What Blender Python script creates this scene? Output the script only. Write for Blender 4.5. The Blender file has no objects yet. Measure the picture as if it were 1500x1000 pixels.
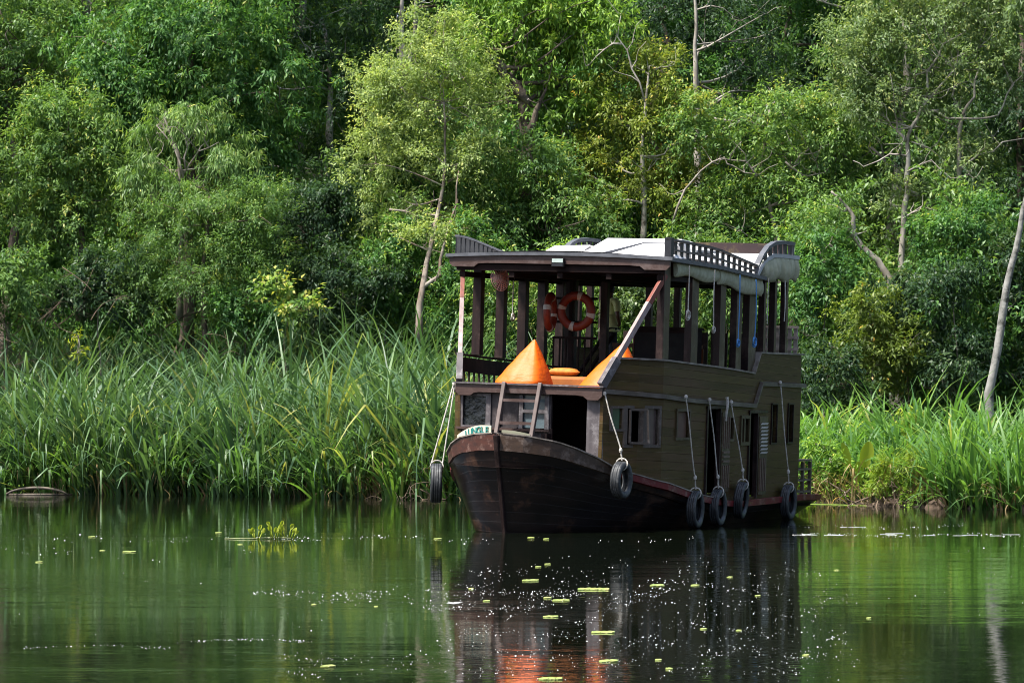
import bpy, math, random
import numpy as np
from math import sin, cos, pi, radians
from mathutils import Vector, Matrix, Euler

sc = bpy.context.scene
COL = sc.collection

# ------------------------------------------------------------------ camera, sky, sun, exposure
FPX, HOR, EYE = 5280.0, 590.0, 2.16            # focal length in photo pixels, horizon row, eye height
cam = bpy.data.cameras.new('camera'); cam.lens = FPX / 1500 * 36; cam.sensor_width = 36
cam.clip_start = 1; cam.clip_end = 3000
camo = bpy.data.objects.new('camera', cam); COL.objects.link(camo)
camo.location = (0, 0, EYE); camo.rotation_euler = (radians(90) + math.atan((HOR - 500) / FPX), 0, 0)
sc.camera = camo

SUN_EL, SUN_AZ = radians(61), radians(-122)      # azimuth from +Y (away from camera), negative = left
w = bpy.data.worlds.new('World'); sc.world = w; w.use_nodes = True
nt = w.node_tree; bg = nt.nodes['Background']
sky = nt.nodes.new('ShaderNodeTexSky'); sky.sky_type = 'NISHITA'; sky.sun_disc = False
sky.sun_elevation = SUN_EL; sky.sun_rotation = SUN_AZ
sky.air_density = 1.0; sky.dust_density = 3.0; sky.ozone_density = 1.0
nt.links.new(sky.outputs[0], bg.inputs[0]); bg.inputs[1].default_value = 0.115
sun = bpy.data.lights.new('sun', 'SUN'); sun.energy = 5.0; sun.angle = radians(7); sun.color = (1, .96, .88)
suno = bpy.data.objects.new('sun', sun); COL.objects.link(suno)
sd = Vector((sin(SUN_AZ) * cos(SUN_EL), cos(SUN_AZ) * cos(SUN_EL), sin(SUN_EL)))
suno.rotation_euler = sd.to_track_quat('Z', 'Y').to_euler(); suno.location = (-20, 60, 60)
sc.view_settings.view_transform = 'Standard'; sc.view_settings.look = 'None'
sc.view_settings.exposure = 1.08; sc.view_settings.gamma = 1
sc.cycles.max_bounces = 8; sc.cycles.transparent_max_bounces = 8
sc.cycles.sample_clamp_indirect = 8; sc.cycles.filter_width = 1.0

def at(px, py, Y):                              # a photo pixel at distance Y -> point of the place
    return Vector(((px - 750) / FPX * Y, Y, EYE + (HOR - py) / FPX * Y))

# ------------------------------------------------------------------ helpers
class MB:
    def __init__(s): s.v = []; s.f = []; s.m = []; s.cur = 0
    def add(s, vs, fs):
        o = len(s.v); s.v += [tuple(p) for p in vs]
        for f in fs: s.f.append(tuple(i + o for i in f)); s.m.append(s.cur)
    def hexa(s, p):
        s.add(p, [(0,3,2,1),(4,5,6,7),(0,1,5,4),(1,2,6,5),(2,3,7,6),(3,0,4,7)])
    def box(s, x0, x1, y0, y1, z0, z1):
        s.hexa([(x0,y0,z0),(x1,y0,z0),(x1,y1,z0),(x0,y1,z0),(x0,y0,z1),(x1,y0,z1),(x1,y1,z1),(x0,y1,z1)])
    def bar(s, a, b, wx, wy, up=(0,0,1)):       # rectangular bar from a to b
        a, b = Vector(a), Vector(b); d = (b - a).normalized(); u = Vector(up)
        if abs(d.dot(u)) > .98: u = Vector((0,1,0))
        x = d.cross(u).normalized(); y = x.cross(d).normalized()
        c = [(-1,-1),(1,-1),(1,1),(-1,1)]
        s.hexa([a + x*i*wx/2 + y*j*wy/2 for i, j in c] + [b + x*i*wx/2 + y*j*wy/2 for i, j in c])
    def tube(s, pts, r, n=8, cap=True):
        pts = [Vector(p) for p in pts]; N = len(pts)
        if not hasattr(r, '__len__'): r = [r] * N
        rings = []; x = None
        for i, p in enumerate(pts):
            d = (pts[min(i+1, N-1)] - pts[max(i-1, 0)])
            d = d.normalized() if d.length > 1e-9 else Vector((0,0,1))
            if x is None:
                x = d.orthogonal().normalized()
            x = (x - d * x.dot(d)); x = x.normalized() if x.length > 1e-6 else d.orthogonal().normalized()
            y = d.cross(x)
            rings.append([p + (x*cos(2*pi*k/n) + y*sin(2*pi*k/n)) * r[i] for k in range(n)])
        vs = [q for g in rings for q in g]; fs = []
        for i in range(N-1):
            for k in range(n):
                fs.append((i*n+k, i*n+(k+1) % n, (i+1)*n+(k+1) % n, (i+1)*n+k))
        if cap:
            fs.append(tuple(reversed(range(n)))); fs.append(tuple((N-1)*n+k for k in range(n)))
        s.add(vs, fs)
    def lathe(s, prof, n=24, c=(0,0,0), axis='z', closed=False):
        vs = []; fs = []; P = len(prof); c = Vector(c)
        for k in range(n):
            a = 2*pi*k/n
            for r, h in prof:
                q = (r*cos(a), r*sin(a), h)
                if axis == 'x': q = (h, r*cos(a), r*sin(a))
                if axis == 'y': q = (r*sin(a), h, r*cos(a))
                vs.append(c + Vector(q))
        for k in range(n):
            k2 = (k+1) % n
            for i in range(P if closed else P-1):
                j = (i+1) % P
                fs.append((k*P+i, k2*P+i, k2*P+j, k*P+j))
        s.add(vs, fs)
    def loft(s, rows, closed=False):
        n = len(rows[0]); vs = [p for r in rows for p in r]; fs = []
        for i in range(len(rows)-1):
            for k in range(n if closed else n-1):
                k2 = (k+1) % n
                fs.append((i*n+k, i*n+k2, (i+1)*n+k2, (i+1)*n+k))
        s.add(vs, fs)
    def build(s, name, mat, parent=None, smooth=False, bevel=0, loc=None, rot=None):
        me = bpy.data.meshes.new(name); me.from_pydata(s.v, [], s.f); me.update()
        for m in (mat if isinstance(mat, (list, tuple)) else [mat]): me.materials.append(m)
        me.polygons.foreach_set('material_index', s.m)
        if smooth: me.polygons.foreach_set('use_smooth', [True]*len(me.polygons))
        o = bpy.data.objects.new(name, me); COL.objects.link(o)
        if parent: o.parent = parent
        if loc is not None: o.location = loc
        if rot is not None: o.rotation_euler = rot
        if bevel:
            b = o.modifiers.new('bevel', 'BEVEL'); b.width = bevel; b.segments = 2; b.limit_method = 'ANGLE'
        return o

def tag(o, label=None, cat=None, group=None, kind=None):
    if label: o['label'] = label
    if cat: o['category'] = cat
    if group: o['group'] = group
    if kind: o['kind'] = kind
    return o
def thing(name, label, cat, loc, rot=(0,0,0), group=None):
    o = bpy.data.objects.new(name, None); COL.objects.link(o); o.empty_display_size = .2
    o.location = loc; o.rotation_euler = rot
    return tag(o, label, cat, group)

# ------------------------------------------------------------------ materials
def srgb(r, g, b):
    f = lambda c: (c/255/12.92) if c/255 <= .04045 else ((c/255+.055)/1.055)**2.4
    return (f(r), f(g), f(b), 1)
def newmat(name):
    m = bpy.data.materials.new(name); m.use_nodes = True
    return m, m.node_tree.nodes, m.node_tree.links, m.node_tree.nodes['Principled BSDF']
def surf(name, c1, c2=None, scale=6, rough=.6, bump=.2, stretch=(1,1,1), spec=.4, detail=6, lo=.35, hi=.65, dist=.01, c3=None, scale3=1.3):
    m, N, L, p = newmat(name)
    c2 = c2 or tuple(x*.7 for x in c1[:3]) + (1,)
    tc = N.new('ShaderNodeTexCoord'); mp = N.new('ShaderNodeMapping'); mp.inputs['Scale'].default_value = stretch
    nz = N.new('ShaderNodeTexNoise'); nz.inputs['Scale'].default_value = scale; nz.inputs['Detail'].default_value = detail
    cr = N.new('ShaderNodeValToRGB'); cr.color_ramp.elements[0].position = lo; cr.color_ramp.elements[1].position = hi
    cr.color_ramp.elements[0].color = c1; cr.color_ramp.elements[1].color = c2
    L.new(tc.outputs['Object'], mp.inputs[0]); L.new(mp.outputs[0], nz.inputs[0]); L.new(nz.outputs[0], cr.inputs[0])
    out = cr.outputs[0]
    if c3:
        n3 = N.new('ShaderNodeTexNoise'); n3.inputs['Scale'].default_value = scale3; n3.inputs['Detail'].default_value = 7
        n3.inputs['Roughness'].default_value = .7
        L.new(tc.outputs['Object'], n3.inputs[0])
        r3 = N.new('ShaderNodeValToRGB'); r3.color_ramp.elements[0].position = .52; r3.color_ramp.elements[1].position = .66
        L.new(n3.outputs[0], r3.inputs[0])
        mx = N.new('ShaderNodeMix'); mx.data_type = 'RGBA'; mx.inputs[7].default_value = c3
        L.new(r3.outputs[0], mx.inputs[0]); L.new(out, mx.inputs[6]); out = mx.outputs[2]
    L.new(out, p.inputs['Base Color'])
    p.inputs['Roughness'].default_value = rough; p.inputs['Specular IOR Level'].default_value = spec
    if bump:
        b = N.new('ShaderNodeBump'); b.inputs['Strength'].default_value = bump; b.inputs['Distance'].default_value = dist
        L.new(nz.outputs[0], b.inputs['Height']); L.new(b.outputs[0], p.inputs['Normal'])
    return m
def planks(name, c1, c2, worn, pitch=.145, rough=.55):
    """painted horizontal boards: grooves between boards, worn pale lines along some of them"""
    m, N, L, p = newmat(name)
    tc = N.new('ShaderNodeTexCoord'); sp = N.new('ShaderNodeSeparateXYZ'); L.new(tc.outputs['Object'], sp.inputs[0])
    mp = N.new('ShaderNodeMapping'); mp.inputs['Scale'].default_value = (1, .5, 6); L.new(tc.outputs['Object'], mp.inputs[0])
    nz = N.new('ShaderNodeTexNoise'); nz.inputs['Scale'].default_value = 3; nz.inputs['Detail'].default_value = 8; nz.inputs['Roughness'].default_value = .65
    L.new(mp.outputs[0], nz.inputs[0])
    dv = N.new('ShaderNodeMath'); dv.operation = 'DIVIDE'; dv.inputs[1].default_value = pitch; 
    # boards run with the sheer, so the rows drop a little towards the middle
    ml = N.new('ShaderNodeMath'); ml.operation = 'MULTIPLY_ADD'; ml.inputs[1].default_value = .035
    L.new(sp.outputs[1], ml.inputs[0]); L.new(sp.outputs[2], ml.inputs[2]); L.new(ml.outputs[0], dv.inputs[0])
    fr = N.new('ShaderNodeMath'); fr.operation = 'FRACT'; L.new(dv.outputs[0], fr.inputs[0])
    fl = N.new('ShaderNodeMath'); fl.operation = 'FLOOR'; L.new(dv.outputs[0], fl.inputs[0])
    wn = N.new('ShaderNodeTexWhiteNoise'); wn.noise_dimensions = '1D'; L.new(fl.outputs[0], wn.inputs[1])
    gr = N.new('ShaderNodeValToRGB'); e = gr.color_ramp.elements
    e[0].position = 0; e[0].color = (0,0,0,1); e[1].position = .06; e[1].color = (1,1,1,1)
    L.new(fr.outputs[0], gr.inputs[0])
    cr = N.new('ShaderNodeValToRGB'); cr.color_ramp.elements[0].position = .3; cr.color_ramp.elements[1].position = .7
    cr.color_ramp.elements[0].color = c1; cr.color_ramp.elements[1].color = c2
    ad = N.new('ShaderNodeMath'); ad.operation = 'MULTIPLY_ADD'; ad.inputs[1].default_value = .35; 
    L.new(wn.outputs[0], ad.inputs[0]); 
    sb = N.new('ShaderNodeMath'); sb.operation = 'SUBTRACT'; sb.inputs[1].default_value = .17; L.new(nz.outputs[0], sb.inputs[0]); L.new(sb.outputs[0], ad.inputs[2])
    L.new(ad.outputs[0], cr.inputs[0])
    # worn streaks, close to board edges
    n2 = N.new('ShaderNodeTexNoise'); n2.inputs['Scale'].default_value = 2.2; n2.inputs['Detail'].default_value = 9; n2.inputs['Roughness'].default_value = .7
    mp2 = N.new('ShaderNodeMapping'); mp2.inputs['Scale'].default_value = (1, 1, 7); L.new(tc.outputs['Object'], mp2.inputs[0]); L.new(mp2.outputs[0], n2.inputs[0])
    ed = N.new('ShaderNodeValToRGB'); e = ed.color_ramp.elements
    e[0].position = .06; e[0].color = (.75,.75,.75,1); e[1].position = .24; e[1].color = (.36,.36,.36,1)
    L.new(fr.outputs[0], ed.inputs[0])
    ms = N.new('ShaderNodeMath'); ms.operation = 'MULTIPLY'; L.new(ed.outputs[0], ms.inputs[0]); L.new(n2.outputs[0], ms.inputs[1])
    wr = N.new('ShaderNodeValToRGB'); wr.color_ramp.elements[0].position = .315; wr.color_ramp.elements[1].position = .43
    L.new(ms.outputs[0], wr.inputs[0])
    mx = N.new('ShaderNodeMix'); mx.data_type = 'RGBA'; L.new(wr.outputs[0], mx.inputs[0]); L.new(cr.outputs[0], mx.inputs[6]); mx.inputs[7].default_value = worn
    n5 = N.new('ShaderNodeTexNoise'); n5.inputs['Scale'].default_value = .9; n5.inputs['Detail'].default_value = 8; n5.inputs['Roughness'].default_value = .72
    L.new(mp.outputs[0], n5.inputs[0]); r5 = N.new('ShaderNodeValToRGB'); r5.color_ramp.elements[0].position = .46; r5.color_ramp.elements[1].position = .68; L.new(n5.outputs[0], r5.inputs[0])
    m5 = N.new('ShaderNodeMix'); m5.data_type = 'RGBA'; L.new(r5.outputs[0], m5.inputs[0]); L.new(mx.outputs[2], m5.inputs[6]); m5.inputs[7].default_value = (.085,.048,.026,1)
    L.new(m5.outputs[2], p.inputs['Base Color'])
    p.inputs['Roughness'].default_value = rough; p.inputs['Specular IOR Level'].default_value = .16
    b = N.new('ShaderNodeBump'); b.inputs['Strength'].default_value = .7; b.inputs['Distance'].default_value = .012
    L.new(gr.outputs[0], b.inputs['Height'])
    b2 = N.new('ShaderNodeBump'); b2.inputs['Strength'].default_value = .25; b2.inputs['Distance'].default_value = .01
    L.new(nz.outputs[0], b2.inputs['Height']); L.new(b.outputs[0], b2.inputs['Normal']); L.new(b2.outputs[0], p.inputs['Normal'])
    return m
def leafmat(name, cols, rough=.45, trans=.36, spec=.3):
    m, N, L, p = newmat(name)
    a = N.new('ShaderNodeAttribute'); a.attribute_name = 'tint'
    cr = N.new('ShaderNodeValToRGB'); el = cr.color_ramp.elements
    while len(el) < len(cols): el.new(.5)
    for i, c in enumerate(cols): el[i].position = c[0]; el[i].color = c[1] + (1,)
    L.new(a.outputs['Fac'], cr.inputs[0]); L.new(cr.outputs[0], p.inputs['Base Color'])
    p.inputs['Roughness'].default_value = rough; p.inputs['Specular IOR Level'].default_value = spec
    t = N.new('ShaderNodeBsdfTranslucent'); g = N.new('ShaderNodeMix'); g.data_type = 'RGBA'; g.blend_type = 'MULTIPLY'
    g.inputs[0].default_value = 1; g.inputs[7].default_value = (1.5, 1.6, .7, 1); L.new(cr.outputs[0], g.inputs[6]); L.new(g.outputs[2], t.inputs[0])
    mx = N.new('ShaderNodeMixShader'); mx.inputs[0].default_value = trans
    L.new(p.outputs[0], mx.inputs[1]); L.new(t.outputs[0], mx.inputs[2]); L.new(mx.outputs[0], N['Material Output'].inputs[0])
    return m

M = {}
M['hull'] = surf('hull_paint', (.006,.0038,.0036,1), (.014,.0085,.0075,1), scale=2.5, rough=.30, bump=.4, stretch=(1,.35,1.6), dist=.02, c3=(.072,.036,.022,1), scale3=1.3, spec=.5)
M['olive'] = planks('olive_planks', (.043,.029,.008,1), (.074,.052,.015,1), (.14,.105,.06,1))
M['wframe'] = surf('worn_window_frame', (.085,.066,.055,1), (.05,.038,.031,1), scale=6, rough=.55, c3=(.15,.125,.11,1), scale3=6)
M['olive_plain'] = surf('olive_paint', (.060,.041,.015,1), (.034,.024,.010,1), scale=4, rough=.55, stretch=(2,2,.5), c3=(.11,.09,.055,1), scale3=3)
M['brown'] = surf('brown_wood', (.012,.007,.007,1), (.024,.014,.013,1), scale=5, rough=.5, stretch=(3,3,.4), c3=(.05,.032,.028,1), scale3=3, spec=.2)
M['fascia'] = surf('fascia_wood', (.045,.024,.019,1), (.068,.040,.034,1), scale=5, rough=.5, stretch=(1,3,5), c3=(.10,.07,.064,1), scale3=2.2)
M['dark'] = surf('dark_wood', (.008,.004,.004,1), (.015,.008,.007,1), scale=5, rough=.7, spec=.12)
M['grey'] = surf('grey_paint', (.105,.092,.096,1), (.065,.056,.06,1), scale=4, rough=.55, stretch=(3,3,.6), c3=(.20,.185,.19,1), scale3=5)
M['pink'] = surf('faded_pink_wood', (.30,.23,.22,1), (.21,.15,.14,1), scale=6, rough=.6, stretch=(3,3,.4), c3=(.36,.30,.30,1))
M['redpost'] = surf('worn_red_wood', (.20,.055,.035,1), (.13,.04,.03,1), scale=6, rough=.5, stretch=(3,3,.4))
M['redbrown'] = surf('red_brown_band', (.060,.019,.012,1), (.036,.013,.009,1), scale=5, rough=.45, stretch=(1,1,3), c3=(.17,.10,.08,1), scale3=6)
M['brownband'] = surf('brown_band', (.055,.033,.022,1), (.036,.022,.016,1), scale=5, rough=.45, stretch=(1,1,3), c3=(.13,.10,.085,1), scale3=4)
M['red'] = surf('dark_red_paint', (.15,.015,.018,1), (.095,.012,.014,1), scale=5, rough=.5, c3=(.22,.13,.11,1), scale3=3)
M['paletrim'] = surf('pale_worn_edge', (.24,.21,.185,1), (.11,.09,.075,1), scale=7, rough=.6, stretch=(1,.6,1))
M['bluegrey'] = surf('blue_grey_edge', (.10,.105,.12,1), (.06,.064,.075,1), scale=5, rough=.5)
M['slat'] = surf('blue_black_slat', (.007,.008,.012,1), (.014,.016,.022,1), scale=5, rough=.5)
M['white'] = surf('white_roof_sheet', (.78,.77,.78,1), (.64,.63,.63,1), scale=2, rough=.5, bump=.1, c3=(.5,.47,.45,1), scale3=1.6)
M['greyroof'] = surf('grey_roof_sheet', (.42,.43,.44,1), (.33,.34,.34,1), scale=3, rough=.5)
M['maroon'] = surf('maroon_board', (.030,.014,.015,1), (.020,.010,.011,1), scale=3, rough=.6, c3=(.10,.075,.03,1), scale3=2)
M['canvas'] = surf('khaki_canvas', (.42,.42,.29,1), (.31,.31,.21,1), scale=9, rough=.85, bump=.5, c3=(.42,.41,.31,1), scale3=3)
M['glass'] = surf('dark_glass', (.008,.010,.010,1), (.012,.014,.014,1), scale=9, rough=.02, bump=1, spec=.5, dist=.05)
M['paleglass'] = surf('pale_blue_pane', (.11,.15,.17,1), (.08,.11,.125,1), scale=3, rough=.15, bump=0)
M['greenglass'] = surf('green_pane', (.02,.06,.035,1), (.03,.09,.05,1), scale=4, rough=.1, bump=0)
M['louvre'] = surf('white_louvre', (.80,.79,.78,1), (.70,.69,.67,1), scale=9, rough=.5)
M['slatbrown'] = surf('brown_slat', (.13,.085,.065,1), (.09,.06,.045,1), scale=9, rough=.55)
M['orange'] = surf('orange_vinyl', (.74,.122,.002,1), (.67,.105,.002,1), scale=4, rough=.5, bump=.3, stretch=(.8,.8,2.6), dist=.05, spec=.3)
M['mat'] = surf('tan_mattress', (.33,.11,.02,1), (.28,.09,.018,1), scale=6, rough=.7)
M['pillow'] = surf('orange_pillow', (.60,.22,.03,1), (.42,.13,.02,1), scale=18, rough=.7, bump=.4)
M['ring'] = surf('life_ring_orange', (.20,.026,.009,1), (.16,.021,.008,1), scale=6, rough=.5)
M['band'] = surf('white_band', (.55,.53,.48,1), (.4,.38,.34,1), scale=8, rough=.6)
M['rubber'] = surf('tyre_rubber', (.020,.022,.025,1), (.034,.037,.041,1), scale=7, rough=.55, bump=.5, c3=(.085,.09,.095,1), scale3=7)
M['rope'] = surf('white_rope', (.60,.57,.52,1), (.40,.37,.33,1), scale=40, rough=.9, c3=(.22,.19,.15,1), scale3=5)
M['bluerope'] = surf('blue_rope', (.06,.20,.52,1), (.10,.30,.60,1), scale=40, rough=.8)
M['cream'] = surf('cream_board', (.58,.56,.44,1), (.44,.42,.31,1), scale=6, rough=.5)
M['teal'] = surf('teal_lettering', (.015,.16,.15,1), (.02,.20,.18,1), scale=6, rough=.5, bump=0)
M['black'] = surf('black_paint', (.008,.008,.009,1), (.014,.014,.014,1), scale=6, rough=.7, spec=.15)
M['lamp'] = surf('lamp_glass', (.42,.50,.48,1), (.34,.42,.40,1), scale=5, rough=.1, bump=0)
M['fanpink'] = surf('dusty_pink_plastic', (.55,.33,.27,1), (.42,.25,.20,1), scale=5, rough=.5)
M['skin'] = surf('brown_skin', (.13,.065,.04,1), (.11,.055,.034,1), scale=8, rough=.5, bump=.05)
M['hair'] = surf('black_hair', (.008,.007,.007,1), (.014,.012,.011,1), scale=40, rough=.5)
M['shirt'] = surf('light_olive_shirt', (.74,.77,.36,1), (.66,.70,.32,1), scale=7, rough=.85, bump=.5, stretch=(2,2,.5), dist=.03)
M['trousers'] = surf('dark_trousers', (.012,.013,.016,1), (.02,.02,.024,1), scale=7, rough=.85)
M['chairwood'] = surf('chair_wood', (.11,.045,.022,1), (.075,.03,.016,1), scale=7, rough=.5)
M['ochre'] = surf('orange_wood', (.22,.065,.018,1), (.16,.05,.015,1), scale=7, rough=.5)
M['bark_pale'] = surf('pale_bark', (.42,.385,.34,1), (.20,.175,.145,1), scale=3.5, rough=.9, bump=.8, stretch=(1,1,.45), dist=.03, c3=(.055,.045,.035,1), scale3=2.6)
M['bark_brown'] = surf('brown_bark', (.13,.10,.078,1), (.065,.048,.038,1), scale=6, rough=.95, bump=1, stretch=(2,2,.35), dist=.05, c3=(.22,.18,.15,1), scale3=2)
M['bark_red'] = surf('reddish_bark', (.27,.24,.205,1), (.13,.088,.064,1), scale=3, rough=.9, bump=.8, stretch=(1,1,.5), dist=.04, c3=(.055,.042,.034,1), scale3=3.2)
M['bark_grey'] = surf('mottled_grey_bark', (.27,.265,.25,1), (.15,.145,.135,1), scale=5, rough=.95, bump=1, stretch=(1,1,.6), dist=.04, c3=(.045,.045,.038,1), scale3=4.5)
M['twig'] = surf('grey_twig', (.27,.24,.205,1), (.16,.135,.11,1), scale=5, rough=.9)
M['drybrush'] = surf('dry_brush_twig', (.16,.115,.08,1), (.09,.065,.045,1), scale=5, rough=.9)
M['foam'] = surf('foam', (.80,.82,.83,1), (.55,.58,.58,1), scale=8, rough=.5, bump=0)
M['scrap'] = surf('floating_leaf_skin', (.27,.31,.075,1), (.18,.25,.06,1), scale=14, rough=.45, bump=.3, c3=(.40,.36,.14,1), scale3=9)
M['algae'] = surf('algae', (.15,.21,.03,1), (.09,.15,.022,1), scale=9, rough=.7)
M['log'] = surf('wet_log', (.16,.13,.10,1), (.075,.06,.048,1), scale=6, rough=.7, stretch=(.5,3,3))

G = lambda *c: tuple(c)
def ramp(dark, mid, light, yellow=None):
    r = [(0.0, dark), (.5, mid), (.86, light)]
    r.append((1.0, yellow or light)); return r
LEAF = {
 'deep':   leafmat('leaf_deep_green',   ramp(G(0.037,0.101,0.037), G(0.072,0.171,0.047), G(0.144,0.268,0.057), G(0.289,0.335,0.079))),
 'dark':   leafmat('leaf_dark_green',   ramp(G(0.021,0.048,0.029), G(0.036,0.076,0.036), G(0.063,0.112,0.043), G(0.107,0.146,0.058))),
 'mid':    leafmat('leaf_mid_green',    ramp(G(0.057,0.122,0.044), G(0.111,0.204,0.059), G(0.204,0.313,0.072), G(0.376,0.374,0.097))),
 'bright': leafmat('leaf_bright_green', ramp(G(0.078,0.169,0.038), G(0.168,0.292,0.051), G(0.305,0.438,0.063), G(0.481,0.496,0.084))),
 'pale':   leafmat('leaf_pale_green',   ramp(G(0.134,0.194,0.082), G(0.259,0.340,0.122), G(0.408,0.471,0.151), G(0.564,0.554,0.180)), rough=.5),
 'olive':  leafmat('leaf_olive_green',  ramp(G(0.082,0.124,0.029), G(0.170,0.227,0.038), G(0.297,0.321,0.053), G(0.505,0.321,0.064))),
 'greyish':leafmat('leaf_grey_green',   ramp(G(0.082,0.136,0.062), G(0.150,0.221,0.093), G(0.256,0.329,0.124), G(0.410,0.412,0.165)), rough=.4),
 'willow': leafmat('leaf_willow',       ramp(G(0.078,0.159,0.054), G(0.155,0.257,0.078), G(0.275,0.378,0.114), G(0.430,0.439,0.137))),
 'yellow': leafmat('leaf_yellow_green', ramp(G(0.129,0.201,0.031), G(0.226,0.301,0.036), G(0.339,0.385,0.043), G(0.444,0.418,0.049)), trans=.4),
 'reed':   leafmat('reed_blue_green',   ramp(G(0.041,0.089,0.049), G(0.081,0.153,0.072), G(0.142,0.223,0.092), G(0.311,0.320,0.098)), rough=.42, trans=.3, spec=.3),
 'reedlit':leafmat('reed_sunlit_green',  ramp(G(0.054,0.127,0.046), G(0.108,0.222,0.060), G(0.183,0.317,0.072), G(0.345,0.380,0.115)), rough=.4, trans=.4),  # lighter copy of the reed green, sunshine put into the colour
 'dry':    leafmat('dry_blade',         ramp(G(.10,.07,.04), G(.20,.15,.08), G(.30,.22,.10), G(.42,.26,.05)), rough=.7, trans=.2),
}

# ------------------------------------------------------------------ the setting: ground, water
BX = [-300, -60, -16, -12.2, -7, -1.67, 2.5, 6.56, 10.3, 16, 60, 300]
BY = [104, 96, 87.5, 86, 84, 81, 79, 77, 72.5, 71, 66, 60]
def bank(x): return float(np.interp(x, BX, BY))
def ground_z(x, y):
    d = y - bank(x)
    if d < 0: return max(-1.6, -.10 + d * .35)
    k = float(np.interp(x, [-14, -3, 3, 8], [1.0, .95, .5, .25]))
    return -.05 + .16 * min(d, 1) + 1.45 * k * min(max(d-1, 0) / 11, 1) + .03 * max(d - 12, 0) + .05 * sin(x * 1.7 + y) * min(d, 1)
def make_ground():
    xs = np.concatenate([np.linspace(-1500, -80, 8), np.linspace(-60, -18, 22), np.linspace(-17, 17, 90), np.linspace(18, 60, 22), np.linspace(80, 1500, 8)])
    ds = np.concatenate([[-170, -60, -20, -8, -4], np.linspace(-2, 14, 44), [18, 24, 30, 40, 60, 120, 400, 1500]])
    rows = []
    for d in ds: rows.append([(x, bank(x) + d, ground_z(x, bank(x) + d)) for x in xs])
    mb = MB(); mb.loft(rows)
    m = surf('forest_soil', (.035,.026,.018,1), (.018,.015,.011,1), scale=2, rough=.95, bump=.6, dist=.05, c3=(.035,.05,.018,1), scale3=.7)
    tag(mb.build('ground', m, smooth=True), kind='structure')
make_ground()

def make_water():
    mb = MB(); mb.add([(-1500,-1500,0),(1500,-1500,0),(1500,112,0),(-1500,112,0)], [(0,1,2,3)])
    m, N, L, p = newmat('river_water')
    p.inputs['Base Color'].default_value = (.004,.006,.003,1); p.inputs['IOR'].default_value = 1.33
    p.inputs['Roughness'].default_value = .045; p.inputs['Specular IOR Level'].default_value = .5
    tc = N.new('ShaderNodeTexCoord')
    n1 = N.new('ShaderNodeTexNoise'); n1.inputs['Scale'].default_value = 1.3; n1.inputs['Detail'].default_value = 3
    n2 = N.new('ShaderNodeTexNoise'); n2.inputs['Scale'].default_value = 8; n2.inputs['Detail'].default_value = 3
    mp = N.new('ShaderNodeMapping'); mp.inputs['Scale'].default_value = (.55, 1, 1); L.new(tc.outputs['Object'], mp.inputs[0])
    L.new(mp.outputs[0], n1.inputs[0]); L.new(mp.outputs[0], n2.inputs[0])
    pt = N.new('ShaderNodeTexNoise'); pt.inputs['Scale'].default_value = .16; pt.inputs['Detail'].default_value = 2
    L.new(mp.outputs[0], pt.inputs[0])
    rr = N.new('ShaderNodeMapRange'); rr.inputs[1].default_value = .42; rr.inputs[2].default_value = .66; rr.inputs[3].default_value = .25; rr.inputs[4].default_value = 1.0
    L.new(pt.outputs[0], rr.inputs[0])
    b1 = N.new('ShaderNodeBump'); b1.inputs['Distance'].default_value = .006; L.new(rr.outputs[0], b1.inputs['Strength']); L.new(n1.outputs[0], b1.inputs['Height'])
    b2 = N.new('ShaderNodeBump'); b2.inputs['Distance'].default_value = .0028; L.new(rr.outputs[0], b2.inputs['Strength']); L.new(n2.outputs[0], b2.inputs['Height'])
    mp0 = N.new('ShaderNodeMapping'); mp0.inputs['Scale'].default_value = (.13, .8, 1); L.new(tc.outputs['Object'], mp0.inputs[0])
    n0 = N.new('ShaderNodeTexNoise'); n0.inputs['Scale'].default_value = 1.0; n0.inputs['Detail'].default_value = 4; L.new(mp0.outputs[0], n0.inputs[0])
    b0 = N.new('ShaderNodeBump'); b0.inputs['Distance'].default_value = .013; L.new(rr.outputs[0], b0.inputs['Strength']); L.new(n0.outputs[0], b0.inputs['Height']); L.new(b0.outputs[0], b1.inputs['Normal'])
    L.new(b1.outputs[0], b2.inputs['Normal']); L.new(b2.outputs[0], p.inputs['Normal'])
    tag(mb.build('water', m), kind='structure')
make_water()

# ================================================================== THE BOAT
TH, ROLL = radians(23), radians(1.8)
BOATLOC = Vector((-.11, 60, 0)); BOATROT = (0, ROLL, -TH)
BM = Matrix.Translation(BOATLOC) @ Euler(BOATROT).to_matrix().to_4x4()
boat = thing('houseboat', 'dark brown two storey wooden river boat with open upper deck', 'boat', BOATLOC, BOATROT)
def onboard(name, label, cat, p, rz=0, group=None, rx=0, ry=0):   # a loose thing carried by the boat
    o = thing(name, label, cat, (0,0,0), group=group)
    m = BM @ Matrix.Translation(Vector(p)) @ Euler((rx, ry, rz)).to_matrix().to_4x4()
    o.location = m.to_translation(); o.rotation_euler = m.to_euler()
    return o
ip = lambda u, a, b: float(np.interp(u, a, b))
Wd = lambda u: ip(u, [.85,1.1,1.6,2.2,3.5,6.7,9.6], [1.30,1.38,1.68,1.90,1.95,1.95,1.88])          # wall half width
Zd = lambda u: ip(u, [.85,3.3,6.72,7.08,9.8], [2.44,2.305,2.21,2.61,2.58])                            # foot of the upper wall
Zr = lambda u: ip(u, [.85,2.3,3.67,5.1,6.72,7.05,9.8], [2.95,2.93,2.875,2.83,2.745,3.12,3.12])        # rail top
Zg = lambda u: ip(u, [-.46,0,.5,1.1,2,3.7,5.5,7.2,9.7,11.5], [1.65,1.52,1.32,1.09,.90,.62,.47,.48,.50,.45])

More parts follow.
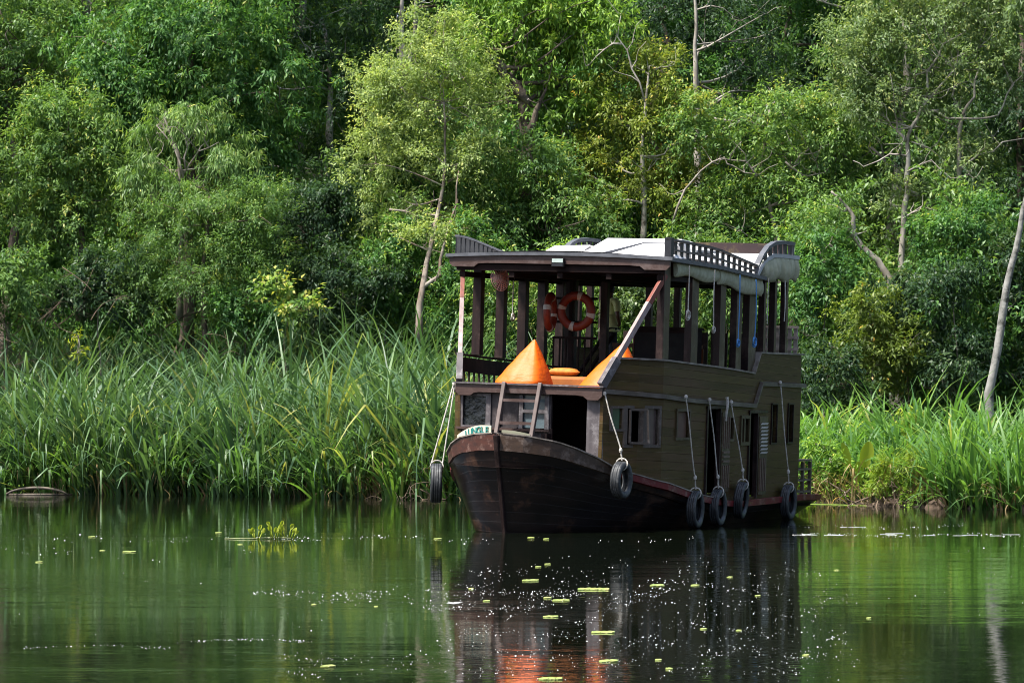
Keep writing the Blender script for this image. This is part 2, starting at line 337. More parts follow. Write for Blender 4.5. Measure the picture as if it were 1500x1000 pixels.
# hull: stations from stem to stern
ST_g = [(.05,-.46),(.42,-.36),(.80,-.10),(1.10,.22),(1.34,.60),(1.50,1.10),(1.72,1.6),(1.98,2.3),(2.04,3.5),(2.05,5),(2.05,6.7),(2.02,8.2),(1.97,9.6),(1.80,11.0),(1.70,11.5)]
ST_w = [(.03,0),(.30,.10),(.54,.26),(.73,.45),(.88,.72),(1.02,1.12),(1.17,1.65),(1.36,2.35),(1.56,3.5),(1.68,5),(1.72,6.7),(1.68,8.2),(1.60,9.6),(1.42,10.6),(1.30,11.0)]
bandh = lambda u: ip(u, [-.46,.5,1.1,2.2,12], [.27,.20,.11,.10,.11])
TL = [0,.12,.26,.42,.58,.74,.88,1]
def hull_pt(i, k, s):
    g, ug = ST_g[i]; wv, uw = ST_w[i]; zt = Zg(ug) - bandh(ug) + .01
    if k == 0: return (s*.03, uw + .2, -.45)
    if k == 1: return (s*wv*.8, uw + .1, -.2)
    t = TL[k-2]
    return (s*(wv + (g-.03-wv) * t**.92), uw + (ug-uw) * t**1.15, zt * t)
mb = MB()
for s in (1, -1):
    rows = [[hull_pt(i, k, s) for k in range(len(TL)+2)] for i in range(len(ST_g))]
    if s < 0: rows = [list(reversed(r)) for r in rows]
    mb.loft(rows)
L_, R_ = [hull_pt(len(ST_g)-1, k, -1) for k in range(len(TL)+2)], [hull_pt(len(ST_g)-1, k, 1) for k in range(len(TL)+2)]
mb.loft([R_, L_])
hull = mb.build('hull', M['hull'], boat, smooth=True)
at_ = hull.data.attributes.new('strake', 'FLOAT', 'POINT')
_nl = len(TL)+2; _tv = [-.3, -.12] + TL; _vals = []
for s in (1, -1):
    for i in range(len(ST_g)): _vals += (_tv if s > 0 else list(reversed(_tv)))
_vals += list(_tv)*2; at_.data.foreach_set('value', _vals)
_N, _L = M['hull'].node_tree.nodes, M['hull'].node_tree.links
_a = _N.new('ShaderNodeAttribute'); _a.attribute_name = 'strake'
_m = _N.new('ShaderNodeMath'); _m.operation = 'MULTIPLY'; _m.inputs[1].default_value = 8.0; _L.new(_a.outputs['Fac'], _m.inputs[0])
_f = _N.new('ShaderNodeMath'); _f.operation = 'FRACT'; _L.new(_m.outputs[0], _f.inputs[0])
_r = _N.new('ShaderNodeValToRGB'); _r.color_ramp.elements[0].color = (0,0,0,1); _r.color_ramp.elements[1].color = (1,1,1,1); _r.color_ramp.elements[1].position = .09; _L.new(_f.outputs[0], _r.inputs[0])
_p = _N['Principled BSDF']; _b = _N.new('ShaderNodeBump'); _b.inputs['Strength'].default_value = .22; _b.inputs['Distance'].default_value = .012
_old = _p.inputs['Normal'].links[0].from_socket; _L.new(_r.outputs[0], _b.inputs['Height']); _L.new(_old, _b.inputs['Normal']); _L.new(_b.outputs[0], _p.inputs['Normal'])
# stem post
mb = MB(); mb.loft([[(x*wd, u, z) for x, u in ((-1,d0),(1,d0),(1,d1),(-1,d1)) for u in [u0+u]] for wd, u0, z, d0, d1 in
    ((.03,.03,-.3,-.05,.2),(.032,-.02,.0,-.06,.2),(.034,-.22,.7,-.06,.2),(.04,-.42,1.36,-.07,.2),(.045,-.47,1.63,-.08,.16))], closed=True)
mb.f.append(tuple(len(mb.v)-4+i for i in range(4))); mb.m.append(0)
mb.build('stem_post', M['brown'], boat, bevel=.012)
# bulwark band round the bow, then the red gunwale aft
def band(name, i0, i1, side, mat, lift=0, out=0.0):
    mb = MB(); rows = []
    seq = []
    for i in range(i0, i1):                               # finer steps
        for f in (0, .5):
            seq.append(tuple(ST_g[i][j]*(1-f) + ST_g[i+1][j]*f for j in (0,1)))
    seq.append(ST_g[i1])
    for g, u in seq:
        zt = Zg(u) + lift; h = bandh(u); gi = max(g - .085, .0)
        rows.append([(side*(g+out), u, zt-h), (side*(g+out+.012), u, zt), (side*gi, u + (.03 if g < 1 else 0), zt), (side*gi, u + (.03 if g < 1 else 0), zt-h-.02)])
    if side < 0: rows = [list(reversed(r)) for r in rows]
    mb.loft(rows, closed=True)
    mb.add(rows[0], [(0,1,2,3)]); mb.add(rows[-1], [(3,2,1,0)])
    return mb.build(name, mat, boat)
band('bulwark', 0, 5, -1, M['redbrown']); band('bulwark', 0, 5, 1, M['brownband'])
for s in (1, -1):
    o = band('gunwale', 5, 14, s, M['red'], out=.02)
    mb = MB(); seq = [(ST_g[i][0]*(1-f)+ST_g[i+1][0]*f, ST_g[i][1]*(1-f)+ST_g[i+1][1]*f) for i in range(0, 9) for f in (0,.34,.67)]
    rows = [[(s*(g+.045), u, Zg(u)+.004), (s*(g+.045), u, Zg(u)+.024), (s*max(g-.08,0), u, Zg(u)+.024), (s*max(g-.08,0), u, Zg(u)+.004)] for g, u in seq]
    mb.loft([list(reversed(r)) for r in rows] if s < 0 else rows, closed=True)
    mb.build('gunwale_cap', M['paletrim'], boat)
# bow deck and aft deck inside the bulwark
mb = MB(); rows = []
for i in range(len(ST_g)):
    g, u = ST_g[i]; z = Zg(u) - .22 if u > .6 else 1.10
    rows.append([(-max(g-.06,.01), u, min(z, Zg(u)-.05)), (max(g-.06,.01), u, min(z, Zg(u)-.05))])
mb.loft(rows); mb.build('lower_deck', M['brown'], boat)

# cabin side wall with openings
OPEN_R = [(1.10,1.30,1.77,2.12),(1.38,2.08,1.51,2.12),(2.80,3.34,1.63,2.08),(4.25,4.93,.0,2.12),(5.41,5.60,1.58,1.96),(6.07,6.45,1.52,1.94),(6.50,6.97,.0,2.04),(7.80,8.10,1.49,2.19),(8.82,9.10,1.48,2.19)]
def side_wall(name, s, zb, zt, openings, mat, u0=.90, u1=9.62, th=.06, extra=(), flare=0.0, parent=None):
    bp = sorted(set([u0, u1, 1.1, 1.35, 1.6, 1.9, 2.2, 2.8, 3.5, 4.2, 5, 5.8, 6.72, 7.08, 8, 8.8] + [o[0] for o in openings] + [o[1] for o in openings] + list(extra)))
    bp = [b for b in bp if u0 <= b <= u1]
    mb = MB()
    for a, b in zip(bp[:-1], bp[1:]):
        mid = (a+b)/2; cuts = sorted([(o[2], o[3]) for o in openings if o[0] <= mid <= o[1]])
        lo = None; segs = []
        for zl, zh in cuts + [(None, None)]:
            segs.append((lo, zl)); lo = zh
        for l, h in segs:
            la = zb(a) if l is None else l; lb = zb(b) if l is None else l
            ha = zt(a) if h is None else h; hb = zt(b) if h is None else h
            if ha - la < .01 and hb - lb < .01: continue
            va = lambda u, z, t: s*(Wd(u) - t + flare*(z - 1))
            mb.hexa([(va(a,la,0),a,la),(va(b,lb,0),b,lb),(va(b,lb,th),b,lb),(va(a,la,th),a,la),
                     (va(a,ha,0),a,ha),(va(b,hb,0),b,hb),(va(b,hb,th),b,hb),(va(a,ha,th),a,ha)] if s > 0 else
                    [(va(a,la,th),a,la),(va(b,lb,th),b,lb),(va(b,lb,0),b,lb),(va(a,la,0),a,la),
                     (va(a,ha,th),a,ha),(va(b,hb,th),b,hb),(va(b,hb,0),b,hb),(va(a,ha,0),a,ha)])
    return mb.build(name, mat, parent or boat)
Zgw = lambda u: Zg(u) - .06
OP = [(a, b, (Zg(a)+.05 if zl == 0 else zl), zh) for a, b, zl, zh in OPEN_R]
side_wall('cabin_wall', 1, Zgw, lambda u: Zd(u) - .02, OP, M['olive'], flare=.012)
side_wall('cabin_wall', -1, Zgw, lambda u: Zd(u) - .02, [], M['olive'], flare=.012)
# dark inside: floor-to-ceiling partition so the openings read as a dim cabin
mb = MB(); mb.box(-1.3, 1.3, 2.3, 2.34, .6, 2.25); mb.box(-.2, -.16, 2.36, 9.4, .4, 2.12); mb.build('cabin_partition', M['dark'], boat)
mb = MB(); mb.box(-1.80, 1.80, 9.56, 9.62, .45, 2.5); mb.build('cabin_wall', M['olive'], boat)

# windows, each with frame (and pane)
def side_window(a, b, zl, zh, pane, fw=.05, proud=.03, frame=M['wframe'], split=None, paneoff=.03):
    mb = MB()
    def seg(a0, b0, l, h):
        o, i = .012*((l+h)/2-1) + proud, -.05
        mb.hexa([(Wd(a0)+o,a0,l),(Wd(b0)+o,b0,l),(Wd(b0)+i,b0,l),(Wd(a0)+i,a0,l),(Wd(a0)+o,a0,h),(Wd(b0)+o,b0,h),(Wd(b0)+i,b0,h),(Wd(a0)+i,a0,h)])
    seg(a-fw, b+fw, zh, zh+fw); seg(a-fw, b+fw, zl-fw, zl); seg(a-fw, a, zl, zh); seg(b, b+fw, zl, zh)
    if split: seg(split-.03, split+.03, zl, zh)
    w_ = mb.build('window', frame, boat)
    if pane:
        mb = MB(); a0 = split or a; o = -paneoff
        mb.hexa([(Wd(a0)+o,a0,zl),(Wd(b)+o,b,zl),(Wd(b)+o-.012,b,zl),(Wd(a0)+o-.012,a0,zl),(Wd(a0)+o,a0,zh),(Wd(b)+o,b,zh),(Wd(b)+o-.012,b,zh),(Wd(a0)+o-.012,a0,zh)])
        mb.build('pane', pane, w_)
    return w_
side_window(1.10,1.30,1.77,2.12, M['greenglass'], fw=.035)
side_window(1.38,2.08,1.51,2.12, surf('curtained_pane', (.085,.06,.055,1), (.06,.045,.042,1), scale=5, rough=.25), fw=.05, split=1.72)
# the tilted sash of the open window
mb = MB(); 
for p, q in (((1.62,1.42,1.54),(1.62,1.42,2.1)),((1.86,1.70,1.54),(1.82,1.70,2.1)),((1.62,1.42,2.1),(1.82,1.70,2.1)),((1.62,1.42,1.54),(1.86,1.70,1.54))): mb.bar(p, q, .035, .035)
mb.build('window_sash', M['wframe'], boat)
side_window(2.80,3.34,1.63,2.08, surf('brown_shutter', (.12,.07,.045,1), (.09,.05,.035,1), scale=5, rough=.6), fw=.045, frame=M['olive_plain'])
side_window(5.41,5.60,1.58,1.96, None, fw=.04, frame=M['olive_plain'])
side_window(6.07,6.45,1.52,1.94, surf('olive_shutter', (.07,.065,.03,1), (.05,.05,.025,1), scale=5, rough=.6), fw=.06, frame=M['olive_plain'], split=6.2)
for a, b in ((7.80,8.10),(8.82,9.10)):
    side_window(a, b, 1.49, 2.19, M['glass'], fw=.03, frame=M['brown'], paneoff=.045)
# doors: jamb plus slatted leaf folded back on the wall
def side_door(a, b, l0, l1, zh, louvre):
    mb = MB(); zl = Zg(a)+.02
    for u in (a, b): mb.box(Wd(u)-.05, Wd(u)+.035, u-.03, u+.03, zl, zh)
    mb.box(Wd(a)-.05, Wd(a)+.045, a-.05, l1, zh, zh+.05)
    d = mb.build('door', M['brown'], boat)
    mb = MB(); o = Wd(l0)+.02; mb.box(o, o+.03, l0, l1, zl+.06, zh-.06)
    lf = mb.build('door_leaf', M['olive_plain'], d)
    mb = MB()
    if louvre:
        n = 9
        for k in range(n):
            z = 1.30 + k * .066
            mb.hexa([(o+.03,l0+.05,z),(o+.03,l1-.06,z),(o+.05,l1-.06,z),(o+.05,l0+.05,z),(o+.06,l0+.05,z+.034),(o+.06,l1-.06,z+.034),(o+.075,l1-.06,z+.034),(o+.075,l0+.05,z+.034)])
        mb.build('louvre', M['louvre'], lf)
        mb = MB()
        for k in range(4): mb.box(o+.03, o+.05, l0+.05+k*.09, l0+.085+k*.09, .62, 1.22)
        mb.build('slat_panel', M['slatbrown'], lf)
    else:
        for k in range(4):
            for z0, z1 in ((1.42,1.98),(.72,1.12)): mb.box(o+.03, o+.045, l0+.05+k*.1, l0+.085+k*.1, z0, z1)
        for k in range(3): mb.box(o+.03, o+.05, l0+.04, l1-.04, 1.17+k*.08, 1.21+k*.08)
        mb.build('slat_panel', M['slatbrown'], lf)
side_door(4.25, 4.93, 4.97, 5.38, 2.12, False)
side_door(6.50, 6.97, 7.00, 7.44, 2.04, True)

# cabin front: panelled wall, two windows, doorway, corner pillar
fu = .93
def fbox(mb, v0, v1, z0, z1, d0=0, d1=.06): mb.box(v0, v1, fu+d0, fu+d1, z0, z1)
mb = MB()
fbox(mb, -1.32, -1.24, 1.0, 2.34); fbox(mb, -.80, -.56, 1.0, 2.34); fbox(mb, -1.24, -.80, 2.26, 2.34); fbox(mb, -1.24, -.80, 1.0, 1.74)
fbox(mb, -.56, -.24, 1.0, 1.74, .02, .07); fbox(mb, -.24, .36, 1.0, 1.72); fbox(mb, .30, .38, 1.72, 2.34); fbox(mb, -.24, .30, 2.29, 2.34); fbox(mb, -.56, -.24, 1.74, 2.34, .05, .09)
mb.build('cabin_front', surf('grey_brown_panel', (.040,.031,.032,1), (.026,.020,.021,1), scale=4, rough=.55, stretch=(3,1,.6), c3=(.085,.072,.074,1), scale3=5), boat)
mb = MB(); fbox(mb, 1.03, 1.33, .95, 2.36, -.02, .10); mb.build('corner_pillar', M['grey'], boat, bevel=.008)
mb = MB()
for v0, v1, z0, z1 in ((-1.29,-1.235,1.70,2.30),(-.81,-.72,1.70,2.30),(-1.235,-.81,2.25,2.30),(-1.235,-.81,1.70,1.755)): fbox(mb, v0, v1, z0, z1, -.03, .0)
wn = mb.build('window', M['grey'], boat)
mb = MB(); fbox(mb, -1.24, -.80, 1.745, 2.26, .02, .03); mb.build('pane', M['glass'], wn)
mb = MB()
for v0, v1, z0, z1 in ((-.20,-.13,1.72,2.29),(.27,.35,1.72,2.33),(-.13,.27,1.995,2.05)): fbox(mb, v0, v1, z0, z1, -.03, 0)
wn = mb.build('window', M['grey'], boat)
mb = MB(); fbox(mb, -.13, .27, 1.74, 2.29, .02, .03); mb.build('pane', M['paleglass'], wn)
mb = MB(); fbox(mb, -1.34, .38, 1.685, 1.725, -.05, -.002); mb.build('window_sill', M['fascia'], boat)
mb = MB(); fbox(mb, .36, .42, 1.0, 1.74, -.05, -.003); mb.box(.30, .40, .70, .88, 1.12, 1.66); mb.build('door_post', M['brown'], boat)
# cream arch board and name board just inside the bulwark
mb = MB(); rows = []
for k in range(17):
    t = k/16; v = -1.08 + t*.74; zt = 1.56 + .215*math.sin(pi*min(t*.62+.02, .5))**.8
    u = .34 - .28*t
    rows.append([(v, u, 1.16), (v, u, zt), (v, u+.03, zt), (v, u+.03, 1.16)])
mb.loft(rows, closed=True); mb.add(rows[0], [(0,1,2,3)]); mb.add(rows[-1], [(3,2,1,0)])
nb = mb.build('name_board', M['cream'], boat)
def letters(txt, place, mat, parent):
    mb = MB(); dg = bpy.context.evaluated_depsgraph_get()
    for i, ch in enumerate(txt):
        cu = bpy.data.curves.new('glyph', 'FONT'); cu.body = ch; cu.size = 1; cu.extrude = .03; cu.offset = .012
        ob = bpy.data.objects.new('glyph', cu); COL.objects.link(ob); dg.update()
        me = bpy.data.meshes.new_from_object(ob.evaluated_get(dg))
        cx = max((v.co.x for v in me.vertices), default=0) / 2
        T = place(i)
        mb.add([T @ Vector((v.co.x-cx, v.co.y, v.co.z)) for v in me.vertices], [tuple(p.vertices) for p in me.polygons])
        bpy.data.objects.remove(ob); bpy.data.meshes.remove(me); bpy.data.curves.remove(cu)
    return mb.build('lettering', mat, parent)
def jl(i):
    t = .27 + i*.123; v = -1.08 + t*.74; zt = 1.56 + .215*math.sin(pi*min(t*.62+.02, .5))**.8; u = .34 - .28*t
    sl = math.atan2(.10*(1-t), .5)
    return Matrix.Translation((v, u-.012, zt-.128)) @ Matrix.Rotation(-math.atan2(.28,.74), 4, 'Z') @ Matrix.Rotation(pi/2, 4, 'X') @ Matrix.Rotation(sl, 4, 'Z') @ Matrix.Diagonal((.150,.150,.150,1))
letters('JUNGLE', jl, M['teal'], nb)
mb = MB(); rows = []
for k in range(9):
    t = k/8; v = -.30 + t*.52; zt = 1.70 - .06*t*t
    rows.append([(v, .42, 1.16), (v, .42, zt), (v, .45, zt), (v, .45, 1.16)])
mb.loft(rows, closed=True); mb.add(rows[0], [(0,1,2,3)]); mb.add(rows[-1], [(3,2,1,0)])
mb.build('bow_board', surf('dull_khaki_board', (.16,.16,.11,1), (.26,.26,.19,1), scale=3, rough=.5, stretch=(.4,1,4)), boat)

# upper deck slab with front fascia and side rub strips
us = [.85,1.1,1.35,1.6,1.9,2.2,2.8,3.5,4.5,5.5,6.3,6.70]
mb = MB(); rows = [[(-Wd(u)-.0, u, Zd(u)-.10), (Wd(u), u, Zd(u)-.10), (Wd(u), u, Zd(u)-.012), (-Wd(u), u, Zd(u)-.012)] for u in us]
mb.loft(rows, closed=True); mb.add(rows[0], [(3,2,1,0)]); mb.add(rows[-1], [(0,1,2,3)])
mb.box(-1.88, 1.88, 6.75, 9.55, 2.50, 2.60); mb.box(-1.88, 1.88, 6.70, 6.75, 2.1, 2.60)
mb.build('upper_deck', M['brown'], boat)
mb = MB()                                                # front fascia with deeper bracket ends
prof = [(-1.34,2.455),(-1.34,2.31),(-1.27,2.255),(-1.06,2.255),(-1.0,2.30),(-.9,2.315),(.86,2.315),(1.0,2.30),(1.08,2.24),(1.27,2.24),(1.34,2.31),(1.34,2.455)]
n = len(prof); mb.add([(v,.80,z) for v,z in prof] + [(v,.846,z) for v,z in prof], [tuple(range(n)), tuple(reversed(range(n,2*n)))] + [(i,n+i,n+(i+1)%n,(i+1)%n) for i in range(n)])
mb.build('deck_fascia', M['fascia'], boat, bevel=.006)
mb = MB(); mb.box(-1.37,1.37,.77,.86,2.458,2.485); mb.build('deck_edge', M['grey'], boat)
for s in (1, -1):
    mb = MB(); uu = [.86,1.1,1.35,1.6,1.9,2.2,2.8,3.5,4.5,5.5,6.3,6.72,7.08,8,9.75]
    rows = [[(s*(Wd(u)+.075), u, Zd(u)-.075), (s*(Wd(u)+.075), u, Zd(u)-.005), (s*(Wd(u)+.01), u, Zd(u)+.005), (s*(Wd(u)+.01), u, Zd(u)-.075)] for u in uu]
    mb.loft(rows if s > 0 else [list(reversed(r)) for r in rows], closed=True)
    mb.add(rows[0], [(3,2,1,0)]); mb.add(rows[-1], [(0,1,2,3)])
    mb.build('rub_strip', surf('grey_brown_strip', (.11,.092,.078,1), (.055,.044,.034,1), scale=6, rough=.55, stretch=(1,.5,1)), boat)
# boarded side above the deck
side_wall('upper_wall', 1, lambda u: Zd(u)+.008, lambda u: Zr(u) if u > 1.22 else Zd(u)+.02+(Zr(u)-Zd(u))*max(0,(u-.9)/.32), [], M['olive'], u0=.90, u1=9.62, extra=(1.22,.95))
side_wall('upper_wall', -1, lambda u: Zd(u)+.3, lambda u: Zr(u)-.03, [], M['brown'], u0=1.3, u1=6.7)
side_wall('upper_wall', -1, lambda u: Zd(u)+.008, Zr, [], M['olive'], u0=6.72, u1=9.62)
for s in (1, -1):
    mb = MB(); uu = [1.2,1.35,1.6,1.9,2.2,2.8,3.5,4.5,5.5,6.3,6.72,7.05,8,9.7] if s > 0 else [1.3,1.6,1.9,2.2,2.8,3.5,4.5,5.5,6.3,6.72,7.05,8,9.7]
    rows = [[(s*(Wd(u)+.035), u, Zr(u)+.002), (s*(Wd(u)+.035), u, Zr(u)+.032), (s*(Wd(u)-.09), u, Zr(u)+.032), (s*(Wd(u)-.09), u, Zr(u)+.002)] for u in uu]
    mb.loft(rows if s > 0 else [list(reversed(r)) for r in rows], closed=True)
    mb.add(rows[0], [(3,2,1,0)]); mb.add(rows[-1], [(0,1,2,3)])
    if s < 0:
        for k in range(22):
            u = 1.4 + k*.24; mb.bar((-Wd(u)+.03, u, Zd(u)-.01), (-Wd(u)+.03, u, Zd(u)+.3), .03, .03)
    mb.build('rail_cap', M['paletrim'] if s > 0 else M['brown'], boat)

# posts carrying the roof; light put into colour: shaded faces dark, lit outer face olive
def post(v, u, wv, wu, z0, z1):
    mb = MB(); s = 1 if v > 0 else -1
    a, b = v - s*wv, v
    mb.box(min(a,b), max(a,b), u-wu/2, u+wu/2, z0, z1)
    o = mb.build('post', [M['brown'], M['olive_plain']], boat, bevel=.008)
    o.data.polygons[3 if s > 0 else 5].material_index = 1
    return o
ZRf = lambda u: ip(u, [2.0,4.4,6.9], [4.67,4.62,4.50])      # roof edge of the front part
for u, wu in ((2.27,.36),(3.67,.42),(5.11,.36),(5.99,.36),(6.72,.5)): post(1.90, u, .13, wu*.8, Zr(u)+.03, ZRf(u)-.12)
for u in (2.78,3.81,4.81,5.72,6.6): post(-1.90, u, .16, .16, Zr(u)+.03, ZRf(u)-.12)
for s in (1, -1):
    for u in (7.45,8.05,8.70): post(s*1.88, u, .12, .12, 3.15, 4.9)
post(-.10, 4.3, .13, .13, Zd(4.3), 4.45)
post(-.9, 4.6, .2, .14, Zd(4.6), 4.45)
post(-.62, 9.4, .12, .12, 2.6, 4.9); post(.3, 9.4, .12, .12, 2.6, 4.9); post(-1.2, 9.4, .12, .12, 2.6, 4.9)

# raked corner braces: grey foot, faded pink middle, red head
for s in (1, -1):
    a = Vector((s*1.30, .86, 2.49)); b = Vector((s*1.88, 2.20, 4.40))
    f = lambda t: a.lerp(b, t)
    mb = MB(); mb.bar(f(0), f(.235), .11, .15); br = mb.build('brace', M['grey'], boat, bevel=.006)
    mb = MB(); mb.bar(f(.235), f(.74), .075, .10); mb.build('brace_shaft', M['pink'], br, bevel=.006)
    mb = MB(); mb.bar(f(.74), f(1.0), .075, .10); mb.build('brace_head', M['redpost'], br, bevel=.006)

# roof, front part: crowned white sheet on a brown frame
RV = 2.04
def crown(v): return .10 * (1 - (v/RV)**2)
mb = MB(); rows = []
for u in np.linspace(2.0, 6.95, 9):
    top = [(v, u, ZRf(u) + crown(v)) for v in np.linspace(-RV, RV, 13)]
    rows.append(top)
mb.loft([list(reversed(r)) for r in rows])
mb.loft([[(v, u, z-.05) for v, u, z in r] for r in rows])
mb.build('roof_sheet', M['white'], boat, smooth=True)
mb = MB()
rows = [[(s_*(RV+.03), u, ZRf(u)-.045), (s_*(RV+.03), u, ZRf(u)+.02), (s_*(RV-.08), u, ZRf(u)+.025), (s_*(RV-.08), u, ZRf(u)-.045)] for s_ in (1,) for u in np.linspace(1.95, 6.95, 9)]
mb.loft(rows, closed=True); mb.add(rows[0], [(3,2,1,0)]); mb.add(rows[-1], [(0,1,2,3)])
rows = [[(-x, y, z) for x, y, z in reversed(r)] for r in rows]
mb.loft(rows, closed=True); mb.add(rows[0], [(3,2,1,0)]); mb.add(rows[-1], [(0,1,2,3)])
fr = []
for v in np.linspace(-RV-.06, RV+.06, 13):
    z = 4.67 + crown(v)*.5; fr.append([(v,1.93,z-.035),(v,1.93,z+.02),(v,2.02,z+.025),(v,2.02,z-.035)])
mb.loft([list(reversed(r)) for r in fr], closed=True); mb.add(fr[0], [(3,2,1,0)]); mb.add(fr[-1], [(0,1,2,3)])
mb.build('roof_edge', M['bluegrey'], boat)
mb = MB(); prof = []
for v in np.linspace(-RV, RV, 13): prof.append((v, 4.64 + crown(v)*.5))
low = [(RV,4.53),(RV-.06,4.47),(1.58,4.47),(1.50,4.53),(1.3,4.54),(-1.3,4.54),(-1.50,4.53),(-1.58,4.47),(-RV+.06,4.47),(-RV,4.53)]
prof += low; n = len(prof)
mb.add([(v,1.97,z) for v,z in prof] + [(v,2.02,z) for v,z in prof], [tuple(reversed(range(n))), tuple(range(n,2*n))] + [((i+1)%n,n+(i+1)%n,n+i,i) for i in range(n)])
mb.build('roof_fascia', M['fascia'], boat)
mb = MB(); mb.box(-1.93,1.93,2.025,2.05,4.41,4.52)
for u in (2.4,3.6,4.8,6.0,6.85): mb.box(-1.85,1.85,u-.05,u+.05,ZRf(u)-.22,ZRf(u)-.06)
for v in (-1.83,-.9,0,.9,1.83): mb.box(v-.05,v+.05,2.06,6.9,4.30,4.39)
mb.build('roof_beam', M['dark'], boat)
mb = MB(); rows = [[(-1.95,u,ZRf(u)-.055),(1.95,u,ZRf(u)-.055)] for u in np.linspace(2.05,6.9,6)]
mb.loft(rows); mb.build('ceiling', M['dark'], boat)
# raised white roof panel with sloping front and dark trim
mb = MB()
def trap(u, v0, v1, t0, t1, zb, zt): return [(v0,u,zb),(v1,u,zb),(t1,u,zt),(t0,u,zt)]
rows = [trap(2.35,.15,2.0,.17,1.98,4.68,4.72), trap(3.0,-.05,1.95,.42,1.80,4.70,4.95), trap(3.4,-.25,1.9,.33,1.72,4.72,5.05), trap(5.6,-.95,1.7,-.52,1.05,4.70,5.10), trap(6.5,-1.2,1.6,-.85,1.0,4.6,5.04)]
mb.loft(rows, closed=True); mb.add(rows[0], [(3,2,1,0)]); mb.add(rows[-1], [(0,1,2,3)])
mb.build('roof_panel', M['white'], boat)
mb = MB(); mb.hexa([(-.75,3.0,4.76),(.0,3.0,4.78),(-.6,5.6,4.76),(-1.4,5.6,4.72),(-.62,3.3,4.90),(.05,3.3,4.92),(-.6,5.5,4.93),(-1.25,5.5,4.92)]); mb.build('roof_panel', M['white'], boat)
mb = MB()
for a, b in (((.66,2.33,4.735),(1.15,3.02,4.945)),((1.15,3.02,4.945),(1.82,3.02,4.945)),((-.64,2.33,4.735),(.66,2.33,4.735))): mb.bar(a, b, .05, .05)
mb.build('panel_trim', M['bluegrey'], boat)
mb = MB(); mb.hexa([(.98,4.4,4.98),(1.62,4.4,4.86),(1.50,6.3,4.90),(.75,6.3,5.04),(.98,4.4,5.02),(1.62,4.4,4.90),(1.50,6.3,4.94),(.75,6.3,5.08)])
mb.build('roof_panel', M['greyroof'], boat)
# rear part of the roof, swept up
RR = [(6.62,4.46),(6.78,4.60),(7.0,4.76),(7.25,4.88),(7.6,4.96),(8.1,4.975),(9.06,4.975)]
mb = MB(); rows = [[(-1.98,u,z-.07),(1.98,u,z-.07),(1.98,u,z),(-1.98,u,z)] for u, z in RR]
mb.loft(rows, closed=True); mb.add(rows[0], [(3,2,1,0)]); mb.add(rows[-1], [(0,1,2,3)])
mb.build('rear_roof', M['greyroof'], boat)
AR = [(6.55,4.50),(6.72,4.72),(6.95,4.90),(7.25,5.06),(7.6,5.15),(8.1,5.19),(8.72,5.185)]
for s in (1, -1):
    mb = MB(); rows = [[(s*2.0,u,z-.03),(s*2.0,u,z+.035),(s*1.90,u,z+.035),(s*1.90,u,z-.03)] for u, z in AR]
    mb.loft(rows if s > 0 else [list(reversed(r)) for r in rows], closed=True)
    mb.add(rows[0], [(3,2,1,0)]); mb.add(rows[-1], [(0,1,2,3)]); mb.bar((s*1.95,8.70,4.97),(s*1.95,8.70,5.16),.06,.06)
    mb.cur = 1
    for k in range(6):
        u = 7.15 + k*.28; zt = ip(u, [p[0] for p in AR], [p[1] for p in AR]); zb = ip(u, [p[0] for p in RR], [p[1] for p in RR])
        mb.box(min(s*1.93,s*1.97), max(s*1.93,s*1.97), u-.06, u+.06, zb, zt-.03)
    mb.build('roof_arch', [M['bluegrey'], M['slat']], boat)
mb = MB(); mb.box(-1.9,1.7,8.96,9.0,4.98,5.20); mb.build('rear_rail_board', M['maroon'], boat)
# roof rails with slats, right and left of the front part
zt_r = lambda u: ip(u, [2.15,4.4,6.7], [5.00,4.94,4.70])
mb = MB()
rows = [[(1.99,u,zt_r(u)-.02),(1.99,u,zt_r(u)+.02),(1.91,u,zt_r(u)+.02),(1.91,u,zt_r(u)-.02)] for u in np.linspace(2.12,6.7,8)]
mb.loft(rows, closed=True); mb.add(rows[0], [(3,2,1,0)]); mb.add(rows[-1], [(0,1,2,3)])
rows = [[(1.985,u,(zt_r(u)+ZRf(u))/2-.02),(1.985,u,(zt_r(u)+ZRf(u))/2+.012),(1.955,u,(zt_r(u)+ZRf(u))/2+.012),(1.955,u,(zt_r(u)+ZRf(u))/2-.02)] for u in np.linspace(2.2,6.6,8)]
mb.loft(rows, closed=True); mb.add(rows[0], [(3,2,1,0)]); mb.add(rows[-1], [(0,1,2,3)])
mb.cur = 1; mb.box(1.88,2.0,2.12,2.26,4.66,5.03)
for k in range(14):
    u = 2.5 + k*.30; mb.box(1.93,1.952,u-.062,u+.062,ZRf(u)+.01,zt_r(u)-.02)
mb.build('roof_rail', [surf('worn_brown_rail', (.11,.095,.085,1), (.06,.05,.045,1), scale=5, rough=.6), M['slat']], boat)
zt_l = lambda u: ip(u, [2.05,2.5,3.2,4.0,4.8], [5.00,4.985,4.90,4.80,4.72])
mb = MB()
rows = [[(-1.99,u,zt_l(u)-.015),(-1.91,u,zt_l(u)-.015),(-1.91,u,zt_l(u)+.02),(-1.99,u,zt_l(u)+.02)] for u in np.linspace(2.05,4.8,9)]
mb.loft(rows, closed=True); mb.add(rows[0], [(3,2,1,0)]); mb.add(rows[-1], [(0,1,2,3)])
mb.cur = 1
for k in range(14):
    u = 2.12 + k*.195; mb.box(-1.97,-1.94,u-.07,u+.07,ZRf(u)+.01,zt_l(u)-.015)
mb.build('roof_rail', [M['bluegrey'], M['slat']], boat)
